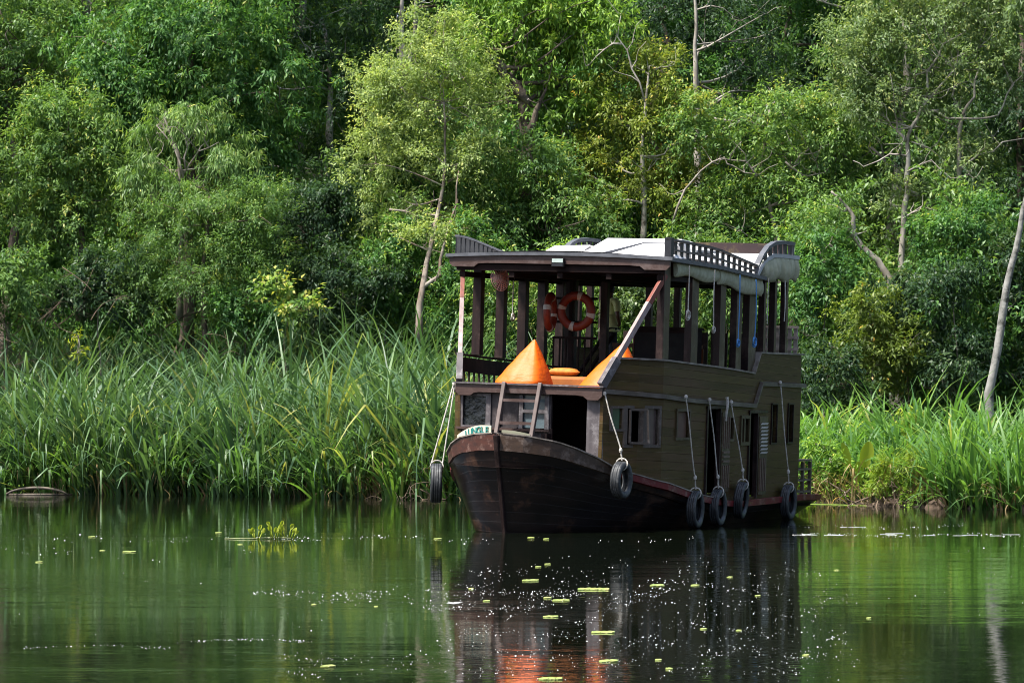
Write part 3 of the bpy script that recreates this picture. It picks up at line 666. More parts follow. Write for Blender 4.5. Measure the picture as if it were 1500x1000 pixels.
# canvas blinds rolled up under the eaves
def canvas(u0, u1, zt0, zt1, h0, h1, out, folds, seed, fat=.08):
    rs = np.random.RandomState(seed); mb = MB(); rows = []
    n = 34; ph = rs.rand(4)*6
    for i in range(n+1):
        t = i/n; u = u0+(u1-u0)*t; zt = zt0+(zt1-zt0)*t; h = h0+(h1-h0)*t
        wob = .02*sin(7*t+ph[0]) + folds*sin(t*26+ph[1]) + folds*.6*sin(t*47+ph[2])
        h = h + .03*sin(9*t+ph[3])
        row = []
        for a in np.linspace(0, 1, 9):
            bul = fat*math.sin(pi*min(1, a*.62+.2))**1.0 + wob*a
            if a > .86: bul *= .8
            row.append((out + bul - .05, u, zt - h*a))
        row += [(out-.04, u, zt-h*.98), (out-.06, u, zt)]
        rows.append(row)
    mb.loft([list(reversed(r)) for r in rows], closed=True); mb.add(rows[0], [tuple(range(len(rows[0])))]); mb.add(rows[-1], [tuple(reversed(range(len(rows[0]))))])
    return mb.build('rolled_canvas', M['canvas'], boat, smooth=True)
canvas(2.48, 4.70, 4.61, 4.58, .21, .25, 1.97, .010, 1)
canvas(4.62, 6.95, 4.58, 4.46, .26, .33, 1.98, .014, 2)
canvas(7.02, 7.95, 4.80, 4.94, .36, .46, 1.93, .055, 3, .13)
canvas(7.92, 9.02, 4.94, 4.94, .46, .44, 1.93, .05, 4, .12)
# floodlight under the roof edge
mb = MB(); mb.box(-.10,.13,1.90,1.955,4.49,4.64); fl = mb.build('floodlight', M['black'], boat, bevel=.008)
mb = MB(); mb.box(-.085,.115,1.892,1.899,4.565,4.63); mb.build('lens', M['lamp'], fl)
mb = MB(); mb.box(-.085,.115,1.892,1.899,4.50,4.55); mb.build('lens', M['slat'], fl)
# ladder from the upper deck to the bow deck
mb = MB()
tops = (Vector((-.42,.76,2.50)), Vector((.24,.76,2.50))); bots = (Vector((-.42,.30,1.14)), Vector((.22,.30,1.14)))
for a, b in zip(tops, bots): mb.bar(a, b, .07, .07)
ld = mb.build('ladder', surf('grey_brown_ladder', (.12,.088,.08,1), (.075,.052,.046,1), scale=5, rough=.5), boat, bevel=.01)
for t in (.22, .50, .78):
    mb = MB(); a = tops[0].lerp(bots[0], t); b = tops[1].lerp(bots[1], t); mb.bar(a + Vector((.036,0,0)), b - Vector((.036,0,0)), .05, .05); mb.build('rung', M['fascia'], ld)
# stern rack
mb = MB()
for z in (.50,.72,.93,1.10): mb.box(1.30, 1.72, 9.95, 10.92, z, z+.035)
for v, u in ((1.33,9.98),(1.69,9.98),(1.33,10.89),(1.69,10.89),(1.69,10.45)): mb.box(v-.03,v+.03,u-.03,u+.03,.3,1.09)
mb.build('stern_rack', surf('olive_grey_rack', (.14,.115,.08,1), (.09,.07,.05,1), scale=5, rough=.6), boat)
# slatted bench back at the rear rail
mb = MB()
for k in range(6): mb.box(1.1+k*.12, 1.17+k*.12, 9.66, 9.70, 3.14, 3.66)
for z in (3.2,3.42,3.62): mb.box(1.06, 1.80, 9.63, 9.66, z, z+.05)
mb.build('rear_railing', surf('pale_grey_slats', (.36,.31,.28,1), (.26,.22,.20,1), scale=5, rough=.6), boat)
mb = MB()
for k in range(14): mb.box(-1.75+k*.2, -1.62+k*.2, 9.64, 9.67, 2.62, 3.5+.03*(k % 2))
mb.build('rear_railing', M['brown'], boat)
# stair rail in the middle of the upper deck
mb = MB()
for v in (-.98,-.86,-.74,-.62,-.5,-.38,-.26): mb.bar((v,4.25,Zd(4)),(v,4.25,3.28),.025,.025)
for z in (3.30, 3.58, 4.0): mb.bar((-1.0,4.25,z),(-.16,4.25,z),.045,.045)
mb.bar((-.66,4.27,2.3),(-.66,4.27,4.4),.07,.07)
for v in (-.25, -.08): mb.bar((v-.35,4.0,2.35),(v,4.9,3.4),.05,.05)
mb.build('stair_rail', M['dark'], boat)

# ---------------- loose things on board
def beanbag(label, p, r, h, ax, ay, rz, seed):
    o = onboard('bean_bag', label, 'bean bag', p, rz, group='orange bean bags on the upper deck')
    rs = np.random.RandomState(seed); mb = MB(); rows = []
    n = 40; prof = [(.86,0),(.98,.02),(1.0,.06),(.96,.13),(.87,.24),(.73,.38),(.57,.53),(.40,.68),(.24,.82),(.10,.94),(.03,.985),(.005,1.0)]
    ph = rs.rand(6)*6
    for rr, hh in prof:
        row = []
        for k in range(n):
            a = 2*pi*k/n; q = 1.06/((abs(cos(a-.5))**1.3 + abs(sin(a-.5))**1.3)**(1/1.3))*1.12 + (.020*sin(8*a+ph[1]+hh*9) + .012*sin(15*a+ph[2]-hh*17))*(1-.7*hh)
            zz = h*hh + .012*sin(7*a+ph[3])*(1-hh) + .02*sin(hh*22 + 2*sin(2*a+ph[4]))*(hh*(1-hh))*2
            row.append((r*rr*q*cos(a) + ax*hh, r*.86*rr*q*sin(a) + ay*hh, zz))
        rows.append(row)
    mb.loft(rows, closed=True); mb.add(rows[0], [tuple(reversed(range(n)))]); mb.add(rows[-1], [tuple(range(n))])
    mb.build('cover', M['orange'], o, smooth=True)
    return o
beanbag('orange peaked bean bag at the front edge of the upper deck, above the ladder', (-.35,1.42,2.44), .445, .80, +.16, .12, .3, 3)
beanbag('orange peaked bean bag half hidden behind the slanted brace', (1.02,2.0,2.39), .52, .84, .20, .10, .2, 8)
o = onboard('mattress', 'flat tan orange mattress lying between the two bean bags', 'mattress', (.05,2.75,2.37))
mb = MB(); mb.box(-.75,.72,-.5,.85,-.02,.25); mb.build('pad', M['mat'], o, bevel=.05, smooth=False)
o = onboard('pillow', 'small ochre patterned pillow resting on the tan mattress', 'pillow', (-.10,2.62,2.625), rz=.1)
mb = MB(); rows = []
for t in np.linspace(-1, 1, 11):
    w_ = (1-abs(t)**4)**.5; rows.append([(.26*t, .17*math.copysign(abs(cos(a))**.7, cos(a))*(.75+.25*w_), .07 + .07*w_*sin(a)) for a in np.linspace(0, 2*pi, 17)[:-1]])
mb.loft(rows, closed=True); mb.build('cushion', M['pillow'], o, smooth=True)

def lifering(label, p, rz):
    o = onboard('life_ring', label, 'life ring', p, rz, group='orange life rings hung on the upper deck')
    R, r = .275, .078
    mb = MB(); mb.lathe([(R + r*cos(a), r*sin(a)*.85) for a in np.linspace(0, 2*pi, 17)[:-1]], n=44, axis='y', closed=True)
    mb.build('buoy', M['ring'], o, smooth=True)
    for k in range(4):
        a0 = radians(14) + k*pi/2
        mb = MB(); rows = []
        for a in np.linspace(a0-.13, a0+.13, 5):
            rows.append([((R+(r+.006)*cos(q))*sin(a), (r+.006)*sin(q)*.85, (R+(r+.006)*cos(q))*cos(a)) for q in np.linspace(0, 2*pi, 17)[:-1]])
        mb.loft(rows, closed=True); mb.build('strap', M['band'], o, smooth=True)
    return o
lifering('orange life ring facing forward in the middle of the upper deck', (-.44,3.95,3.77), radians(6))
lifering('orange life ring seen edge on, hung on a dark post', (-.80,3.62,3.74), radians(100))

# tyres hung over the side
def tyre(label, p, ropetop, rz, R=.325, wd=.17, tilt=0, double=False):
    o = onboard('tyre_fender', label, 'tyre fender', p, rz, group='old tyres hung on ropes as fenders', ry=tilt)
    hw = wd/2; mb = MB()
    prof = [(R-.125,-hw*.55),(R-.10,-hw*.85),(R-.05,-hw*1.05),(R-.012,-hw*.92),(R,-hw*.7),(R,-hw*.45),(R-.009,-hw*.42),(R-.009,-hw*.36),(R,-hw*.33),(R,-.006),(R-.009,0),(R,.006),(R,hw*.33),(R-.009,hw*.36),(R-.009,hw*.42),(R,hw*.45),(R,hw*.7),(R-.012,hw*.92),(R-.05,hw*1.05),(R-.10,hw*.85),(R-.125,hw*.55),(R-.115,hw*.4),(R-.05,hw*.3),(R-.03,0),(R-.05,-hw*.3),(R-.115,-hw*.4)]
    mb.lathe(prof, n=48, axis='x', closed=True)
    mb.build('tyre', M['rubber'], o, smooth=True)
    inv = (BM @ Matrix.Translation(Vector(p)) @ Euler((0,tilt,rz)).to_matrix().to_4x4()).inverted()
    t = inv @ (BM @ Vector(ropetop))
    mb = MB(); rs = np.random.RandomState(int(abs(p[1])*97) % 1000)
    k = Vector((0,0,R+.22 if double else R+.10)).lerp(t, .08)
    loop = [Vector((hw*1.15*cos(a), .02*sin(2*a), (R-.05) + .10*sin(a))) for a in np.linspace(0, 2*pi, 13)]
    mb.tube(loop, .012, 6, False)
    for off in ((0,),) if not double else ((-.03,), (.035,)):
        pts = []
        e = k if not double else Vector((hw*1.0*(1 if off[0] > 0 else -1), 0, R-.01))
        for q in np.linspace(0, 1, 12):
            v = e.lerp(t + Vector((off[0]*.3,0,0)), q); v.y += .02*sin(q*pi*2+p[1]); pts.append(v)
        mb.tube(pts, .0125, 6)
    if not double:
        mb.tube([Vector((0,0,R+.02)), k], .014, 6)
        mb.lathe([(.001,-.05),(.026,-.03),(.032,0),(.026,.03),(.001,.05)], n=8, c=k)
    mb.lathe([(.001,-.04),(.03,-.02),(.034,0),(.03,.025),(.001,.04)], n=8, c=t)
    mb.build('rope', M['rope'], o)
    return o
tyre('pale worn tyre hung nearest the bow on the open side, under the slanted double rope', (1.68,.93,.93), (1.36,.86,2.36), radians(-2), R=.31, wd=.175)
tyre('tyre hung left of the forward doorway, first of the row of three', (2.08,3.46,.39), (2.05,2.92,2.33), radians(4))
tyre('tyre hung under the forward doorway, middle one of the row of three', (2.08,4.62,.39), (2.05,4.12,2.28), radians(3), R=.32)
tyre('tyre hung higher just left of the louvred door, pressed askew', (2.10,5.78,.49), (2.05,5.25,2.24), radians(8), R=.33, tilt=radians(5))
tyre('rearmost tyre hung near the stern below the raised side', (2.06,8.55,.38), (2.02,8.00,2.60), radians(2))
tyre('tyre hung on a double rope off the far side of the bow, seen edge on', (-1.62,.75,.75), (-1.40,.88,2.44), radians(24), R=.335, wd=.19, double=True)
# a coil of white line tied at the rub strip beside the forward door
def hangline(name, label, p, length, mat, seed, coil=.05, group='cords dangling from the roof edge'):
    rs = np.random.RandomState(seed); o = onboard(name, label, 'cord', p, group=group)
    mb = MB(); a, b = rs.rand(2)*.04-.02
    pts = [Vector((a*sin(q*3), b*sin(q*4), -length*q)) for q in np.linspace(0, 1, 9)]
    mb.tube(pts, .010, 5)
    if coil:
        e = pts[-1]; cp = []
        for q in np.linspace(0, 5.3*pi, 46):
            cp.append(e + Vector((.012*sin(q*1.7), coil*sin(q)*(1+.25*sin(q*.4)), -coil*.9 + coil*cos(q)*(1-.2*sin(q*.5)))))
        mb.tube(cp, .012, 5)
    mb.build('line', mat, o); return o
hangline('cord', 'white cord with a loose coil beside the first right hand post', (2.12,2.72,4.58), .78, M['rope'], 1, .075)
hangline('cord', 'white cord with a small knot between the first and second right hand posts', (2.13,3.98,4.55), 1.0, M['rope'], 2, .05)
hangline('cord', 'bright blue cord coiled against the third right hand post', (2.13,5.30,4.50), 1.15, M['bluerope'], 3, .06)
hangline('cord', 'blue cord with a bushy knot against the fourth right hand post', (2.12,6.20,4.45), 1.05, M['bluerope'], 4, .08)
hangline('cord', 'plain white cord end at the step in the roof, right of the blue cords', (2.10,6.95,4.50), .85, M['rope'], 5, 0)
hangline('cord', 'thin pale cord hanging below the gathered rear canvas', (2.06,8.0,4.48), .75, M['rope'], 6, 0)
hangline('cord', 'white cord with a coil hanging between the left hand posts', (-1.78,4.25,4.45), .75, M['rope'], 7, .06)
o = onboard('cord', 'plaited white cord tail knotted on the side strip by the forward door', 'cord', (2.05,4.95,2.28), group='cords tied along the side')
mb = MB(); mb.tube([(0.02+.015*sin(q*5), .05*q+.012*cos(q*5), -.42*q+.05) for q in np.linspace(0,1,14)], [.03-.012*q for q in np.linspace(0,1,14)], 6); mb.build('line', M['rope'], o)
# desk fan hung under the roof front, left
o = onboard('hanging_fan', 'dusty pink round fan hanging under the front roof corner', 'fan', (-1.24,2.30,4.28), rz=radians(68), rx=radians(-8))
mb = MB()
for k in range(5): mb.lathe([(.215-.034*k, -.034-.012*k), (.225-.034*k, -.026-.012*k), (.215-.034*k, -.018-.012*k)], n=26, axis='y', closed=True)
for k in range(16): a = 2*pi*k/16; mb.bar((.02*cos(a),-.08,.02*sin(a)), (.22*cos(a),-.025,.22*sin(a)), .012, .012)
mb.build('guard', M['fanpink'], o)
mb = MB(); mb.lathe([(.001,-.06),(.05,-.05),(.07,0),(.06,.10),(.001,.13)], n=16, axis='y'); mb.tube([(0,.06,.05),(0,.06,.16)], .02); mb.build('motor', M['fanpink'], o, smooth=True)
mb = MB()
for k in range(3):
    a = 2*pi*k/3; mb.add([(.03*cos(a),-.04,.03*sin(a)),(.16*cos(a-.35),-.055,.16*sin(a-.35)),(.17*cos(a+.3),-.025,.17*sin(a+.3)),(.03*cos(a),-.037,.03*sin(a))], [(0,1,2,3)])
mb.build('blade_set', M['fascia'], o)
# cabinet, table and chairs on the upper deck
o = onboard('cabinet', 'black low cabinet with doors standing behind the slanted brace', 'cabinet', (.95,4.9,2.25))
mb = MB(); mb.box(-.55,.55,-.25,.25,0,1.24); mb.box(-.58,.58,-.28,.28,1.242,1.29); mb.build('carcass', M['dark'], o)
for s in (-1, 1):
    mb = MB(); mb.box(.27*s-.25,.27*s+.25,-.275,-.252,.08,1.18); d = mb.build('door', M['black'], o)
    mb = MB(); mb.box(.06*s-.012,.06*s+.012,-.30,-.277,.6,.72); mb.build('handle', M['band'], d)
def chair(label, p, rz, mat):
    o = onboard('chair', label, 'chair', p, rz, group='wooden chairs on the upper deck')
    mb = MB(); mb.box(-.23,.23,-.22,.22,.42,.46); mb.build('seat', mat, o)
    mb = MB()
    for k in range(4): mb.box(-.21+k*.12,-.15+k*.12,.205,.235,.5,.95)
    mb.box(-.23,.23,.20,.24,.951,1.02); mb.build('backrest', mat, o)
    for sx in (-1,1):
        for sy in (-1,1):
            mb = MB(); mb.bar((.2*sx,.2*sy,0),(.2*sx,.2*sy,.419 if sy < 0 else .95),.045,.045); mb.build('leg', mat, o)
chair('orange brown wooden chair seen between the third and fourth posts', (1.30,6.2,2.22), radians(100), M['ochre'])
chair('dark brown wooden chair with a slatted back beside the standing person', (-.35,6.3,2.22), radians(185), M['chairwood'])
o = onboard('dining_table', 'dark wooden table behind the black cabinet', 'table', (.55,6.25,2.22))
mb = MB(); mb.box(-.5,.45,-.35,.35,.72,.76); mb.build('tabletop', M['chairwood'], o)
for sx in (-.45,.4):
    for sy in (-.3,.3):
        mb = MB(); mb.bar((sx,sy,0),(sx,sy,.719),.06,.06); mb.build('leg', M['chairwood'], o)

# ---------------- the person standing on the raised rear deck, back to the camera
def skinmesh(name, joints, edges, mat, parent=None, sub=2):
    me = bpy.data.meshes.new(name); me.from_pydata([j[0] for j in joints], edges, []); me.update()
    o = bpy.data.objects.new(name, me); COL.objects.link(o); me.materials.append(mat)
    sk = o.modifiers.new('skin', 'SKIN'); sk.use_smooth_shade = True
    if not me.skin_vertices: 
        pass
    lay = me.skin_vertices[0].data
    for i, j in enumerate(joints):
        r = j[1]; lay[i].radius = r if isinstance(r, tuple) else (r, r); lay[i].use_root = (i == 0)
    sb = o.modifiers.new('sub', 'SUBSURF'); sb.levels = sub; sb.render_levels = sub
    if parent: o.parent = parent
    return o
def person():
    P = (-1.07, 7.15, 2.61)
    J = [((0,0,.93),(.15,.11)),((0,0,1.12),(.135,.10)),((0,.01,1.30),(.16,.105)),((0,.0,1.42),(.10,.07)),((0,-.005,1.50),(.055,.055)),((0,.005,1.57),(.072,.085)),((0,.01,1.65),(.075,.092)),((0,.0,1.70),(.04,.05)),
         ((-.09,0,.85),(.085,.09)),((-.10,.01,.48),(.058,.06)),((-.10,-.02,.10),(.04,.042)),((-.10,.10,.04),(.04,.03)),
         ((.09,0,.85),(.085,.09)),((.11,.02,.48),(.058,.06)),((.12,-.01,.10),(.04,.042)),((.12,.11,.04),(.04,.03)),
         ((-.18,0,1.39),(.055,.055)),((-.23,.04,1.13),(.042,.042)),((-.19,.16,.93),(.032,.032)),((-.18,.20,.86),(.03,.022)),
         ((.18,0,1.39),(.055,.055)),((.29,-.06,1.14),(.042,.042)),((.20,.08,.98),(.032,.032)),((.14,.10,.95),(.03,.022))]
    E = [(0,1),(1,2),(2,3),(3,4),(4,5),(5,6),(6,7),(0,8),(8,9),(9,10),(10,11),(0,12),(12,13),(13,14),(14,15),(3,16),(16,17),(17,18),(18,19),(3,20),(20,21),(21,22),(22,23)]
    o = skinmesh('person', J, E, M['skin'])
    m = BM @ Matrix.Translation(Vector(P)) @ Matrix.Rotation(radians(-25), 4, 'Z')
    o.location = m.to_translation(); o.rotation_euler = m.to_euler()
    tag(o, 'person in light olive shirt and dark trousers standing back turned, hand on hip', 'person')
    S = [((0,0,1.0),(.18,.135)),((0,0,1.14),(.17,.125)),((0,.01,1.30),(.185,.125)),((0,0,1.42),(.12,.085)),((0,0,.86),(.185,.14)),
         ((-.19,0,1.39),(.075,.075)),((-.235,.03,1.18),(.066,.066)),((.19,0,1.39),(.075,.075)),((.27,-.045,1.19),(.066,.066))]
    skinmesh('shirt', S, [(0,1),(1,2),(2,3),(0,4),(3,5),(5,6),(3,7),(7,8)], M['shirt'], o)
    T = [((0,0,.95),(.155,.12)),((-.09,0,.84),(.10,.105)),((-.10,.01,.48),(.078,.08)),((-.10,-.01,.12),(.062,.065)),((.09,0,.84),(.10,.105)),((.11,.02,.48),(.078,.08)),((.12,0,.12),(.062,.065))]
    skinmesh('trousers', T, [(0,1),(1,2),(2,3),(0,4),(4,5),(5,6)], M['trousers'], o)
    mb = MB()
    rows = []
    for t in np.linspace(0, 1, 9):
        ph = -.55 + t*2.1
        rows.append([(.098*cos(ph)*cos(a)*1.0, -.005+.115*cos(ph)*sin(a) - .006, 1.625 + .108*sin(ph) + (.05 if sin(a) > .4 and t < .3 else 0)) for a in np.linspace(0, 2*pi, 21)[:-1]])
    mb.loft(rows, closed=True); mb.build('hair', M['hair'], o, smooth=True)
    # fingers of the hand on the hip and the hanging hand
    for side, wr in ((-1, Vector((-.18,.20,.86))), (1, Vector((.14,.10,.95)))):
        mb = MB()
        for k, ln in enumerate((.055,.065,.068,.06)):
            q = wr + Vector((.0, .03-.016*k, -.015)) if side < 0 else wr + Vector((-.01,.03-.016*k,0))
            d = Vector((.01,.01,-1)) if side < 0 else Vector((-.8,.1,-.5))
            d.normalize(); mb.tube([q, q+d*ln*.6, q+d*ln + Vector((-side*.012,0,0))], [.0085,.008,.006], 6)
        q = wr + Vector((0,.035,.0)); mb.tube([q, q+Vector((0,.03,-.02)), q+Vector((0,.035,-.045))], [.009,.009,.007], 6)
        mb.build('hand', M['skin'], o, smooth=True)
person()

# ================================================================== VEGETATION
def mesh_np(name, co, quads, tint, mat):
    me = bpy.data.meshes.new(name); n = len(co); q = len(quads)
    me.vertices.add(n); me.vertices.foreach_set('co', np.ascontiguousarray(co, dtype=np.float32).ravel())
    me.loops.add(q*4); me.loops.foreach_set('vertex_index', np.ascontiguousarray(quads, dtype=np.int32).ravel())
    me.polygons.add(q); me.polygons.foreach_set('loop_start', np.arange(0, q*4, 4, dtype=np.int32))
    try: me.polygons.foreach_set('loop_total', np.full(q, 4, dtype=np.int32))
    except Exception: pass
    me.update(calc_edges=True)
    at_ = me.attributes.new('tint', 'FLOAT', 'POINT'); at_.data.foreach_set('value', np.ascontiguousarray(tint, dtype=np.float32))
    me.materials.append(mat); return me
def norm(a): return a / np.maximum(np.linalg.norm(a, axis=-1, keepdims=True), 1e-9)
def leaves(B, D, Nn, Ln, Wn, T):
    """leaf blades: base points, directions, upward hints, lengths, widths, tints -> verts, quads, tints"""
    D = norm(D); S = norm(np.cross(D, Nn)); U = np.cross(S, D); n = len(B)
    L = Ln[:, None]; Wd_ = Wn[:, None]
    v0 = B; v1 = B + D*L*.42 + S*Wd_*.5 + U*Wd_*.16; v2 = B + D*L - U*L*.10; v3 = B + D*L*.42 - S*Wd_*.5 + U*Wd_*.16
    co = np.stack([v0, v1, v2, v3], 1).reshape(-1, 3)
    return co, np.arange(n*4).reshape(n, 4), np.repeat(T, 4)
def clump_leaves(rs, C, O, R, twigs, per, L, W, droop, tb):
    """leafy sprays round clump centres C (n,3), growing outwards along O"""
    n = len(C)
    td = norm(rs.normal(size=(n, twigs, 3)) * .75 + O[:, None, :]*.75 + np.array([0,0,.22]))
    tl = R[:, None] * rs.uniform(.55, 1.25, (n, twigs))
    st = C[:, None, :] - O[:, None, :] * R[:, None, None]*.35
    t = (np.arange(per) + .6) / per
    t = t[None, None, :] + rs.uniform(-.08, .08, (n, twigs, per)); t = np.clip(t, .12, 1.05)
    P = st[:, :, None, :] + td[:, :, None, :] * (tl[:, :, None]*t)[..., None]
    P[..., 2] -= droop * .35 * (tl[:, :, None]*t**2)
    P = P + rs.normal(size=P.shape)*.035
    ld = td[:, :, None, :]*.55 + rs.normal(size=P.shape)*.55; ld[..., 2] -= droop
    nn = rs.normal(size=P.shape)*.45; nn[..., 2] += 1.0; nn += O[:, None, None, :]*.5
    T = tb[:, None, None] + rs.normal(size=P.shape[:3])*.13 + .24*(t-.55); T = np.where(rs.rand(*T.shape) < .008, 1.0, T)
    k = P.reshape(-1, 3); m = len(k)
    return leaves(k, ld.reshape(-1, 3), nn.reshape(-1, 3), L*rs.uniform(.65, 1.3, m), W*rs.uniform(.75, 1.2, m), np.clip(T.reshape(-1), .0, 1.0))
def crown_points(rs, blobs, spacing, fill=.25):
    Cs, Os = [], []
    for c, r in blobs:
        c = np.array(c); r = np.array(r)
        area = 4*pi*((r[0]*r[1])**1.6/3 + (r[0]*r[2])**1.6/3 + (r[1]*r[2])**1.6/3)**(1/1.6)
        n = max(4, int(area / spacing**2))
        d = norm(rs.normal(size=(n, 3)))
        d[:, 2] = np.where((d[:, 2] < -.35) & (rs.rand(n) < .6), -d[:, 2], d[:, 2])
        rad = np.where(rs.rand(n) < fill, rs.uniform(.3, .7, n), rs.uniform(.78, 1.12, n))
        lump = 1 + .26*np.sin(3.1*d[:, 0]+c[0]) * np.cos(2.7*d[:, 2]+c[2]) + .17*np.sin(6*d[:, 0]+4*d[:, 2]+c[0]*2)
        lump = lump * np.where(rs.rand(n) < .13, rs.uniform(1.1, 1.42, n), 1.0)
        p = c + d*r*(rad*lump)[:, None]
        Cs.append(p); Os.append(norm(d/ r*r.mean() + np.array([0,0,.15])))
    return np.concatenate(Cs), np.concatenate(Os)

def plant_tree(name, label, base, blobs, leaf, bark, L=.13, W=.05, droop=.5, spacing=.52, crad=.52, twigs=10, per=8, trunk=None, tr=.16,
               limbs=14, seed=0, group=None, cat='tree', bare=(), fill=.25, tintshift=0.0, crown_name='crown', twigmat=None):
    rs = np.random.RandomState(seed); base = Vector(base)
    root = thing(name, label, cat, base, group=group)
    lb = [(np.array(c) - np.array(base), r) for c, r in blobs]
    C, O = crown_points(rs, lb, spacing, fill)
    R = crad * rs.choice([.55,.75,1.0,1.0,1.25,1.7], len(C))*rs.uniform(.85, 1.15, len(C))
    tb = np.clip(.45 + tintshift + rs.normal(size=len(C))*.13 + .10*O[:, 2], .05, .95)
    co, q, T = clump_leaves(rs, C, O, R, twigs, per, L, W, droop, tb)
    me = mesh_np(crown_name, co, q, T, LEAF[leaf]); o = bpy.data.objects.new(crown_name, me); COL.objects.link(o); o.parent = root
    # trunk and limbs
    mb = MB()
    top = max(c[2] + .25*r[2] for c, r in lb); cx = np.mean([c[:2] for c, r in lb], 0)
    if trunk: path = [Vector(p) - base for p in trunk]
    else:
        path = [Vector((0,0,-.15))]
        for k in range(1, 7):
            t = k/6; path.append(Vector((cx[0]*t**1.3 + rs.normal()*.07*top*.25, cx[1]*t**1.3 + rs.normal()*.05*top*.25, top*t)))
    rad = [tr*(1.25 if i == 0 else 1)*(1 - .75*i/(len(path)-1)) for i in range(len(path))]
    fine = []; fr_ = []
    for i in range(len(path)-1):
        for f in (0, .33, .67):
            p = path[i].lerp(path[i+1], f)
            if i + f > 0: p = p + Vector(rs.normal(size=3))*tr*.16
            fine.append(p); fr_.append((rad[i]*(1-f)+rad[i+1]*f) * (1 + rs.normal()*.05))
    fine.append(path[-1]); fr_.append(rad[-1])
    mb.tube(fine, fr_, 9)
    def limb(a, b, r0, sag=.15, n=6):
        d = b - a; pts = []
        off = Vector(rs.normal(size=3)) * d.length * .12; off2 = Vector(rs.normal(size=3)) * d.length * .06
        for k in range(n+1):
            t = k/n; p = a + d*t + off*sin(pi*t) + off2*sin(2*pi*t) + Vector((0,0,-sag*d.length*sin(pi*t)*.6)); pts.append(p)
        mb.tube(pts, [max(.008, r0*(1-.85*k/n)) for k in range(n+1)], 5, False); return pts
    idx = rs.choice(len(C), min(limbs, len(C)), replace=False)
    for i in idx:
        tgt = Vector(C[i]); cand = [(p, r) for p, r in zip(fine, fr_) if p.z < tgt.z - .2*(tgt - p).length + .1] or [(fine[len(fine)//2], fr_[len(fine)//2])]
        a, r = min(cand, key=lambda e: (e[0]-tgt).length + .25*abs(e[0].z-tgt.z))
        pts = limb(a, tgt, min(r*.55, .02 + .018*(tgt-a).length))
        for _ in range(2):
            s0 = pts[rs.randint(2, 5)]; j = np.argmin(np.linalg.norm(C - np.array(s0), axis=1) + rs.rand(len(C))*1.2); limb(s0, Vector(C[j]), .016, n=4)
    for path_, r0 in bare:                                    # bare pale branches the photo shows
        pts = [Vector(p) - base for p in path_]; ff = []
        for i in range(len(pts)-1):
            for f in (0, .5): ff.append(pts[i].lerp(pts[i+1], f) + Vector(rs.normal(size=3))*.03)
        ff.append(pts[-1]); mb.tube(ff, [max(.010, r0*(1-.75*k/(len(ff)-1))) for k in range(len(ff))], 6)
        for _ in range(4):
            k = rs.randint(1, len(ff)); e = ff[k] + Vector((rs.normal()*.4, rs.normal()*.3, abs(rs.normal())*.4+.1)); limb(ff[k], e, .018, n=4)
    mb.build('trunk', M[bark], root, smooth=True)
    return root
def copy_tree(r, label, loc, rz, sc_, group):
    c = r.copy(); COL.objects.link(c); c.location = loc; c.rotation_euler = (0,0,rz); c.scale = (sc_,)*3
    c['label'] = label; c['group'] = group
    for ch in r.children:
        d = ch.copy(); COL.objects.link(d); d.parent = c
    return c
def B(Y, *specs):                                             # crown lobes: photo pixel centre and pixel radii at distance Y (+ depth offset)
    out = []
    for s in specs:
        y = Y + (s[4] if len(s) > 4 else 0); c = at(s[0], s[1], y); k = y/FPX
        rx, rz = s[2]*k, s[3]*k; out.append((tuple(c), (rx, (rx+rz)/2, rz)))
    return out
def foot(px, Y):
    x = (px-750)/FPX*Y; return (x, Y, ground_z(x, Y))
def path(Y, *pts): return [tuple(at(p[0], p[1], Y + (p[2] if len(p) > 2 else 0))) for p in pts]

# --- trees along the front of the forest, left to right
plant_tree('rainforest_tree', 'dark leafy tree filling the upper left corner of the photo', foot(10, 99), B(99, (20,60,120,95), (-60,140,90,100), (70,150,60,50)), 'mid', 'bark_brown', seed=1, tr=.2, tintshift=-.04)
plant_tree('rainforest_tree', 'big rounded glossy green tree with a broad dense crown, upper left', foot(262, 97), B(97, (262,60,140,90), (345,140,95,100), (190,120,80,70), (250,180,120,60), (385,220,60,60)), 'deep', 'bark_brown', seed=2, L=.16, W=.055, droop=.8, tr=.24, spacing=.5)
plant_tree('rainforest_tree', 'yellow green tree with sunlit tips at the left edge, below the dark corner tree', foot(100, 93.5), B(93.5, (95,200,80,60), (40,250,70,60), (140,260,55,60), (30,330,70,60), (110,330,60,50), (70,160,30,40), (130,175,28,45)), 'mid', 'bark_brown', seed=3, L=.13, droop=.6, tr=.11,
           trunk=path(93.5, (118,470), (120,400), (118,330), (100,270), (95,200)), tintshift=.08)
plant_tree('drooping_tree', 'drooping narrow leaved tree with an open pale branch skeleton in its middle', foot(265, 92.5), B(92.5, (265,185,75,38), (330,235,45,55), (215,260,40,50), (300,300,80,40)), 'willow', 'twig', seed=4, L=.20, W=.032, droop=1.3, tr=.09, crad=.5,
           trunk=path(92.3, (262,470), (264,400), (266,300), (262,225), (240,170)), bare=((path(92, (266,260), (255,215), (230,185)), .035), (path(92, (266,255), (290,222), (320,208)), .03), (path(92, (265,270), (240,240), (215,232)), .03), (path(92, (268,245), (275,215), (262,180)), .028)), tintshift=-.04)
plant_tree('rainforest_tree', 'dense fine leaved low tree bulging out over the reeds, centre left', foot(300, 91.5), B(91.5, (285,330,100,60), (335,390,85,70), (220,400,60,60), (380,300,55,50), (280,430,100,50)), 'mid', 'bark_brown', seed=5, L=.10, W=.03, droop=.5, spacing=.48, crad=.45, tr=.12, tintshift=-.06)
